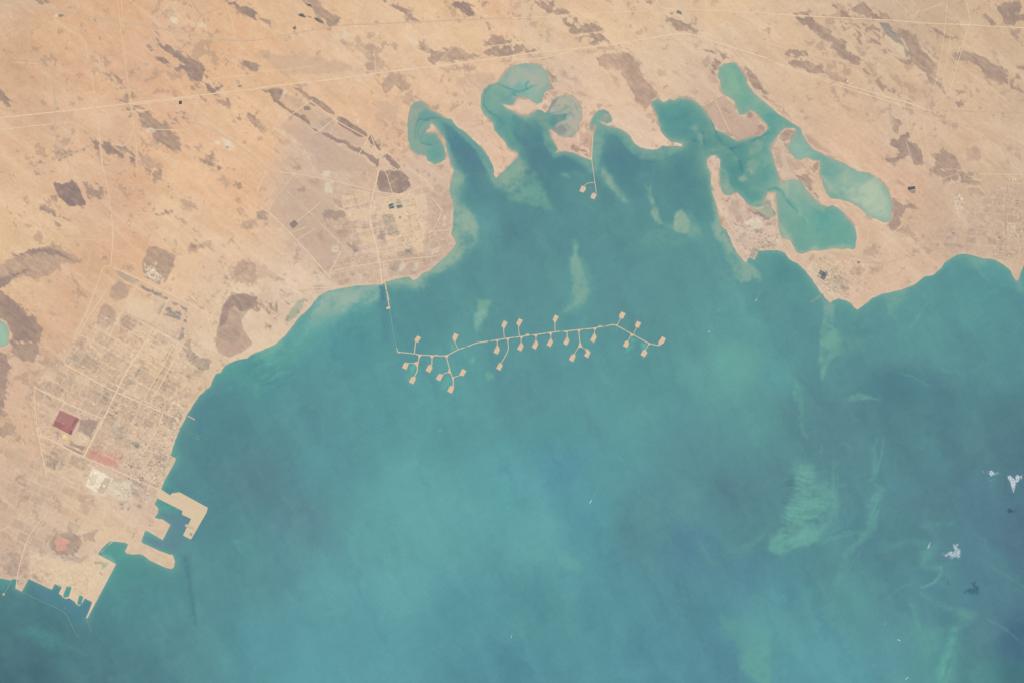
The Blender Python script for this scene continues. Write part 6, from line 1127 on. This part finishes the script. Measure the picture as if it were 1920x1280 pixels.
cluster('k', '330,660 700,680 690,960 400,900', 18, (.8, 1.9), -28, lt, "pale building in the square desert compound", "buildings of the square compound")
cluster('l', '1040,320 1260,400 1250,560 1120,520 1020,400', 12, (.8, 1.8), -28, mx, "building in the northern works yard of the city", "northern works yard")
cluster('l', '440,720 680,760 640,940 440,900', 8, (.8, 1.8), -28, ("grey_roof", "dark_roofing", "blue_roof"), "grey building in the walled green yard of the city", "grey city yard")
cluster('n', '300,600 640,660 960,980 700,960', 22, (.9, 2.0), -28, ("grey_roof", "blue_roof", "dark_roofing", "white_render"), "grey plant building in the smelter complex", "smelter complex")
cluster('n', '1560,330 1850,340 1700,740 1560,740', 14, (.9, 2.0), -28, ("grey_roof", "blue_roof", "tan_roof"), "shed in the shoreline works by the jetties", "shoreline works")
cluster('o', '930,150 1350,400 1200,860 940,700', 16, (.8, 1.8), -28, ("grey_roof", "tan_roof", "white_render", "dark_roofing"), "building in the works behind the loading quay", "works behind the quay")
cluster('p', '420,330 720,380 660,560 430,440', 10, (1.0, 2.2), -28, ("grey_roof", "blue_roof", "white_render"), "shed on the harbour platform", "harbour platform sheds")
cluster('e', '560,800 690,760 800,1090 640,1110', 14, (.8, 1.8), 75, ("grey_roof", "blue_roof", "white_render"), "grey process unit in the plant on the middle peninsula", "process units of the plant", kinds=(0, 2))
cluster('e', '1310,50 1430,100 1410,160 1330,130', 5, (.8, 1.6), 40, ("sand_render", "grey_roof", "white_render"), "building beside the inlet on the middle peninsula", "buildings beside the inlet")
cluster('A', '1610,1050 1760,1110 1720,1130 1620,1090', 8, (.7, 1.6), 30, lt, "pale shed of the roadside yard in the western desert", "western roadside yard")
cluster('A', '1285,135 1345,140 1330,180 1290,170', 6, (.7, 1.5), 20, lt, "pale shed in the oval desert yard", "oval desert yard")
for (sh, x, y, lab) in [('A', 1540, 195, "small bright building at the corner of a fenced desert field"), ('h', 1796, 600, "dark shed beside a white pad east of the dark road"), ('l', 1080, 485, "black-roofed shed in the northern works yard"), ('l', 500, 912, "black-roofed shed in the walled green yard"),
                        ('e', 968, 636, "little brown shed east of the plant ponds"), ('F', 600, 588, "dark shed in the pale clearing on the scrub plain"), ('B', 1725, 122, "pale pumping station beside the northern highway"), ('B', 1780, 230, "little pale hut north of the central desert flats"), ('B', 568, 788, "white-fronted hut on the desert edge of the salt flat")]:
    x0, y0 = pts(sh, f'{x},{y}')[0]
    dark = 'dark' in lab or 'black' in lab
    building(x0, y0, 1.8, 1.5, 9, 20, "dark_roofing" if dark else "white_render", 0, lab, None)
def fabric_mesh(name, label, specs):
    vs, fs, mi = [], [], []; ms = [BM[k] for k in BM]; key = list(BM)
    for sh, s, ang, n, (l0, l1), cols, hh, (gu, gv) in specs:
        p = pts(sh, s); xs = [q_[0] for q_ in p]; ys = [q_[1] for q_ in p]; a = math.radians(ang); used = set(); got = tr_ = 0
        while got < n and tr_ < n * 25:
            tr_ += 1; x, y = random.uniform(min(xs), max(xs)), random.uniform(min(ys), max(ys))
            u, v = x * math.cos(a) + y * math.sin(a), -x * math.sin(a) + y * math.cos(a); iu, iv = math.floor(u / gu), math.floor(v / gv)
            if (iu, iv) in used or fbm(np.array([x]), np.array([y]), 16, 2, 95)[0] < -.25: continue
            u, v = (iu + .5) * gu + random.uniform(-.2, .2), (iv + .5) * gv + random.uniform(-.2, .2); x, y = u * math.cos(a) - v * math.sin(a), u * math.sin(a) + v * math.cos(a)
            if poly_sdf(np.array([x], np.float32), np.array([y], np.float32), p)[0] < .6: continue
            if G.sample(cs, x, y) < 1.5: continue
            used.add((iu, iv)); got += 1; lx, ly = random.uniform(l0, l1), random.uniform(l0, l1) * .75; h = random.uniform(*hh); z = ground_z(x, y) - .5
            k = len(vs); bv, bf = box(-lx / 2, -ly / 2, lx / 2, ly / 2, 0, h, k)
            for q0, q1, q2 in bv:
                X_, Y_ = x + q0 * math.cos(a) - q1 * math.sin(a), y + q0 * math.sin(a) + q1 * math.cos(a); vs.append((WX(X_), WY(Y_), z + q2))
            fs += bf; mi += [key.index(random.choice(cols))] * 5
    o = link(name, vs, fs, ms); o.data.polygons.foreach_set("material_index", mi); tag(o, label, "buildings", None, 'stuff'); return o
ind = ("grey_roof", "dark_roofing", "tan_roof", "white_render", "blue_roof", "sand_render"); res = ("white_render", "sand_render", "grey_roof", "dark_roofing", "tan_roof", "pale_roof")
CITYP = '830,-230 1060,-180 1380,-60 1560,40 1500,260 1330,560 1300,760 1200,1100 900,1260 620,1080 300,900 240,500 420,120 620,-60'
fabric_mesh("small_buildings", "scattered small sheds, stores and plant over the western industrial city", [
    ('I', CITYP, -29 + 58, 420, (.7, 1.7), ind, (6, 16), (3.2, 2.8)), ('I', '780,560 1060,740 1040,860 980,1010 1200,1110 1300,900 1330,640 1420,470 1300,420 900,420', 29, 330, (.8, 2.0), ind, (8, 28), (2.6, 2.3)),
    ('o', '880,180 1440,420 1250,880 700,840', 29, 120, (.8, 1.8), ind, (8, 26), (2.6, 2.3)), ('p', '400,340 760,390 1100,330 1280,560 1180,700 700,520 430,440', 29, 70, (.7, 1.6), ind, (6, 18), (3, 3))])
fabric_mesh("small_buildings", "small sheds and stores over the middle peninsula's plant and yards", [('F', '700,200 1280,140 1440,320 1470,540 1200,780 800,820 660,600', -14, 170, (.6, 1.6), ind, (6, 18), (3.2, 2.8)), ('e', '560,760 690,740 810,1090 620,1110', -14, 60, (.7, 1.6), ind, (10, 24), (1.9, 1.9))])
fabric_mesh("small_buildings", "close-set small houses and huts filling the island town", [('g', '950,740 1250,740 1240,990 960,985', 6, 120, (.6, 1.2), res, (5, 10), (1.9, 1.7)), ('g', '500,540 1240,600 1420,960 700,1150 600,800', 6, 90, (.6, 1.2), res, (5, 10), (3, 2.6))])
fabric_mesh("small_buildings", "small blocks spread through the southern headland town", [('j', '520,200 880,260 960,520 820,720 560,760 480,560', 32, 170, (.6, 1.5), res, (5, 12), (2.2, 2)), ('j', '120,120 1300,60 1480,480 1100,740 560,760', 32, 110, (.6, 1.3), res, (5, 10), (3.4, 3))])
fabric_mesh("small_buildings", "small houses of the eastern coast settlements and camp", [('i', '1380,590 1720,640 1700,800 1540,850 1390,740', 20, 130, (.6, 1.2), res, (5, 10), (1.8, 1.7)), ('i', '1320,230 1500,240 1600,430 1440,430 1310,380', 20, 60, (.6, 1.2), res, (5, 10), (2, 2)), ('h', '1300,330 1920,330 1920,1280 1500,1280', 5, 120, (.6, 1.3), res, (5, 10), (3, 2.6)), ('h', '500,500 660,470 730,680 610,850', 15, 60, (.7, 1.4), ("white_render", "pale_roof", "sand_render", "grey_roof"), (5, 8), (1.9, 1.7)), ('i', '480,230 620,230 620,390 480,390', 10, 24, (.6, 1.2), res, (5, 9), (2.2, 2.2))])
tank_m = mat("white_tank", (248, 244, 236), .02, 2)
def tank(sheet, x, y, r_, label, group=None):
    p0 = pts(sheet, f'{x},{y}')[0]; z = ground_z(*p0); vs, fs = [], []; n = 14
    for rr, zz in ((r_, 0), (r_, 14), (r_ * .96, 14.4), (r_ * .1, 17)): vs += [(rr * PX * math.cos(2 * math.pi * k / n), rr * PX * math.sin(2 * math.pi * k / n), zz) for k in range(n)]
    for q in range(3):
        for k in range(n): fs.append((q * n + k, q * n + (k + 1) % n, (q + 1) * n + (k + 1) % n, (q + 1) * n + k))
    fs.append(tuple(range(3 * n, 4 * n))); o = link("storage_tank", vs, fs, tank_m); o.location = (WX(p0[0]), WY(p0[1]), z - .5); tag(o, label, "tank", group)
for x, y, n_ in ((1205, 690, "upper left"), (1240, 715, "lower right"), (1215, 727, "lower left"), (1247, 686, "upper right")): tank('h', x, y, .75, f"{n_} white tank of the four in the farm east of the camp", "tank farm east of the camp")
for x, y, n_ in ((1628, 190, "left"), (1700, 190, "middle"), (1748, 190, "right")): tank('h', x, y, .8, f"{n_} white tank in the row of three below the pale pad", "row of three tanks")
tank('h', 1598, 262, .6, "single white tank below the row of three")
for x, y, n_ in ((597, 612, "upper"), (622, 628, "lower")): tank('D', x, y, 1.3, f"{n_} bright pale tank of a pair by the northern coast road", "pair of tanks by the coast road")
tank('o', 1370, 490, 1.0, "lone white tank in the works behind the quay", None)
tank('l', 1020, 825, .9, "bright tank in the pale central city lot", None)
tank('k', 480, 715, 1.1, "white domed tank in the square desert compound", None)

# ------------------------------------------------------------------ vessels
hull_m = mat("white_hull", (216, 234, 230), .02, 1, .5); dh_m = mat("deckhouse_paint", (236, 242, 238), .02, 1, .5); deckp_m = mat("steel_deck", (138, 180, 180), .04, 1); wake_m = mat("churned_foam", (118, 172, 174), .1, .6, col2=(104, 160, 164))
def boat(bow, stern, beam, label, wake=None, bright=True):
    (bx, by), (sx, sy) = bow, stern; L = math.hypot(bx - sx, by - sy) * PX; ang = math.atan2(-(by - sy), bx - sx); cx, cy = (bx + sx) / 2, (by + sy) / 2
    t = empty("boat", cx, cy, 0, label, "boat"); t.rotation_euler = (0, 0, ang); B = beam * .72 * PX / 2
    prof = [(-.5, .8), (-.3, 1), (.15, 1), (.35, .7), (.5, .05)]
    vs = [(L * u, B * v * .8, -2) for u, v in prof] + [(L * u, -B * v * .8, -2) for u, v in prof[::-1]] + [(L * u, B * v, 6) for u, v in prof] + [(L * u, -B * v, 6) for u, v in prof[::-1]]
    n = 10; fs = [(i, i + n, (i + 1) % n + n, (i + 1) % n) for i in range(n)] + [tuple(range(2 * n - 1, n - 1, -1))]
    fs[-1] = fs[-1][::-1] if fs[-1][0] > fs[-1][-1] else fs[-1]
    link("hull", vs, fs, hull_m if bright else deckp_m, t)
    v, f = box(-L * .42, -B * .6, -L * .1, B * .6, 6, 14, 0); d = link("deckhouse", v, f, dh_m if bright else deckp_m, t)
    v, f = box(-L * .32, -B * .22, -L * .25, B * .22, 14, 18, 0); link("funnel", v, f, steel_m, t)
    v, f = box(L * .0, -B * .5, L * .2, B * .5, 6, 7.5, 0); link("hatch", v, f, deckp_m, t)
    if wake:
        p = resample([stern] + wake, 2); nn = normals(p); vs, fs = [], []; N = len(p); ca, sa = math.cos(-ang), math.sin(-ang)
        for i, ((x, y), (nx, ny)) in enumerate(zip(p, nn)):
            w_ = beam * (.75 - .62 * i / (N - 1))
            for s in (-.5, .5):
                X_, Y_ = WX(x + nx * w_ * s) - t.location.x, WY(y + ny * w_ * s) - t.location.y
                vs.append((X_ * ca - Y_ * sa, X_ * sa + Y_ * ca, .5))
            if i: k = 2 * i; fs.append((k - 2, k, k + 1, k - 1))
        link("wake", vs, fs, wake_m, t)
boat((1105.2, 943.5), (1109, 937.5), 1.9, "white ship steaming down the middle of the bay with a long wake", [(1113, 928), (1120, 915), (1133, 898)])
boat((1416.6, 565.5), (1419.2, 560.5), 1.6, "white boat off the island town heading down with a straight wake", [(1423, 551), (1430, 538)])
boat((1327.8, 622.8), (1331.2, 621), 1.7, "white boat west of the headland with a slanting wake", [(1339, 616.5), (1350, 610)])
boat((1369, 569.6), (1373, 569.5), .9, "tiny boat lying flat across the bay north of the headland", None, False)
boat((1689.2, 1201), (1683, 1198), 1.8, "bright ship lying aslant in the open water below the clouds")
boat((1703.4, 1268.5), (1698, 1272.5), 1.7, "white ship near the bottom edge pointing up to the right")
boat((1637.4, 1251), (1639.2, 1243.5), 1.4, "dim narrow ship near the bottom edge left of the bright pair", None, False)
boat((957.8, 1195), (959.8, 1190.8), 1.4, "small lone boat at the bottom middle of the water", [(961, 1188), (962, 1185)])
boat((954, 954.5), (951.3, 948.5), 1.3, "faint boat in the pale milky water of mid bay", [(950, 945), (949, 942)], False)
boat((1659, 1157.5), (1661, 1155.6), 1.2, "dim boat at anchor, upper left of a loose trio", None, False)
boat((1665.5, 1156), (1668.5, 1153.8), .9, "dim slender boat at anchor, right of a loose trio", None, False)
boat((1657.5, 1168), (1660, 1171), 1.1, "dim boat at anchor, lowest of a loose trio", None, False)
boat((832.6, 254), (831.6, 257), 1.2, "tiny white boat in the deep inlet beside the sand spit")
boat((121, 1137), (122.6, 1141), .9, "small boat in the harbour basin inside the breakwater", None, False)

# ------------------------------------------------------------------ clouds
CZ = 2950.0
cm, cn_, cb = principled("cloud_vapour", 1.0, 0.0)
cb.inputs["Base Color"].default_value = (.93, .91, .87, 1)
tl = cn_.nodes.new("ShaderNodeBsdfTranslucent"); tl.inputs[0].default_value = (.93, .91, .87, 1); tp = cn_.nodes.new("ShaderNodeBsdfTransparent")
m1_ = cn_.nodes.new("ShaderNodeMixShader"); m1_.inputs[0].default_value = .4; m2_ = cn_.nodes.new("ShaderNodeMixShader"); m2_.inputs[0].default_value = .68
cn_.links.new(cb.outputs[0], m1_.inputs[1]); cn_.links.new(tl.outputs[0], m1_.inputs[2]); cn_.links.new(m1_.outputs[0], m2_.inputs[1]); cn_.links.new(tp.outputs[0], m2_.inputs[2])
cn_.links.new(m2_.outputs[0], cn_.nodes["Material Output"].inputs[0])
ico = bmesh.new(); bmesh.ops.create_icosphere(ico, subdivisions=1, radius=1.0); ico.verts.ensure_lookup_table()
IV = [v.co.copy() for v in ico.verts]; IF = [tuple(v.index for v in f.verts) for f in ico.faces]; ico.free()
def cloud(label, *lobes):
    """lobes: (sheet, outline, number of puffs, smallest and largest puff radius in cells, patchiness)"""
    allp = []; k_ = 1 - CZ / CAM_Z
    for li, (sh, s, n, r0, r1, patch) in enumerate(lobes):
        p = pts(sh, s); xs = [q[0] for q in p]; ys = [q[1] for q in p]; got = 0; tr_ = 0
        while got < n and tr_ < n * 40:
            tr_ += 1; x, y = random.uniform(min(xs), max(xs)), random.uniform(min(ys), max(ys)); d = poly_sdf(np.array([x], np.float32), np.array([y], np.float32), p)[0]
            if d < -.3 or fbm(np.array([x]), np.array([y]), 5, 3, 91)[0] < patch - .12 * d: continue
            got += 1; r_ = random.uniform(r0, r1) * min(1, .45 + .22 * max(d, 0)); allp.append((x, y, r_, li))
    cx = sum(a[0] for a in allp) / len(allp); cy = sum(a[1] for a in allp) / len(allp)
    ox, oy = 960 + (cx - 960) * k_, 640 + (cy - 640) * k_
    t = bpy.data.objects.new("cloud", None); C.objects.link(t); t.location = (WX(ox), WY(oy), CZ); t.empty_display_size = 100; tag(t, label, "cloud", "small fair-weather clouds")
    for li in sorted(set(a[3] for a in allp)):
        vs, fs = [], []
        for x, y, r_, l_ in allp:
            if l_ != li: continue
            k = len(vs); dz = random.gauss(0, 25) + r_ * 25; sx, sy, sz = [random.uniform(.75, 1.3) for _ in range(3)]; a = random.uniform(0, 3.14)
            for v in IV:
                u, w_ = v.x * sx, v.y * sy; vs.append(((x - cx) * PX * k_ + r_ * PX * (u * math.cos(a) - w_ * math.sin(a)), -(y - cy) * PX * k_ + r_ * PX * (u * math.sin(a) + w_ * math.cos(a)), dz + r_ * PX * v.z * sz))
            fs += [tuple(k + i for i in f) for f in IF]
        tag(link("billow" if lobes[li][2] > 60 else "wisp", vs, fs, cm, t, smooth=True), kind='stuff')
cloud("V-shaped white cloud at the right edge of the picture", ('q', '880,395 950,390 1000,415 1050,430 1070,520 1085,600 1060,740 1020,815 995,740 965,650 940,530 890,460', 380, .4, 1.15, -.5), ('q', '1060,450 1110,370 1180,400 1235,390 1240,450 1170,500 1130,570 1070,590', 210, .35, 1.05, -.3), ('q', '1100,590 1180,640 1140,690 1100,640', 12, .25, .5, -.2))
cloud("small white cloud puff left of the V-shaped cloud", ('q', '450,290 500,270 560,320 570,370 500,410 450,390', 140, .4, 1.1, -1), ('q', '560,330 660,310 690,340 620,360 590,410 560,390', 45, .35, .8, -.4), ('q', '380,290 450,300 440,340 390,340', 18, .3, .6, -.3), ('q', '285,270 320,300 310,330 285,310', 8, .4, .8, -1), ('q', '360,410 580,450 580,560 370,570', 26, .18, .38, -.1))
cloud("ragged broken white cloud above the dark shadow on the water", ('r', '600,165 640,190 710,165 715,240 755,290 745,400 700,425 610,410 540,370 560,310 610,290', 520, .25, .8, -.2), ('r', '470,350 560,300 600,350 540,380 490,410 450,380', 170, .22, .65, -.2), ('r', '530,380 640,400 600,475 540,450', 70, .18, .45, -.1), ('r', '345,310 460,320 450,360 400,350', 18, .2, .5, -.1), ('r', '505,230 560,265 540,280 510,260', 10, .2, .5, -.2), ('r', '760,260 800,280 780,290', 4, .2, .4, -1))
cloud("small thin oval cloud left of the ragged cloud", ('r', '165,250 185,180 225,125 250,150 235,200 190,255', 55, .3, .8, -.3))
cloud("faint wisp of cloud by the right edge below the V-shaped cloud", ('Q', '1530,5 1560,8 1550,14 1530,12', 5, .2, .4, -1))
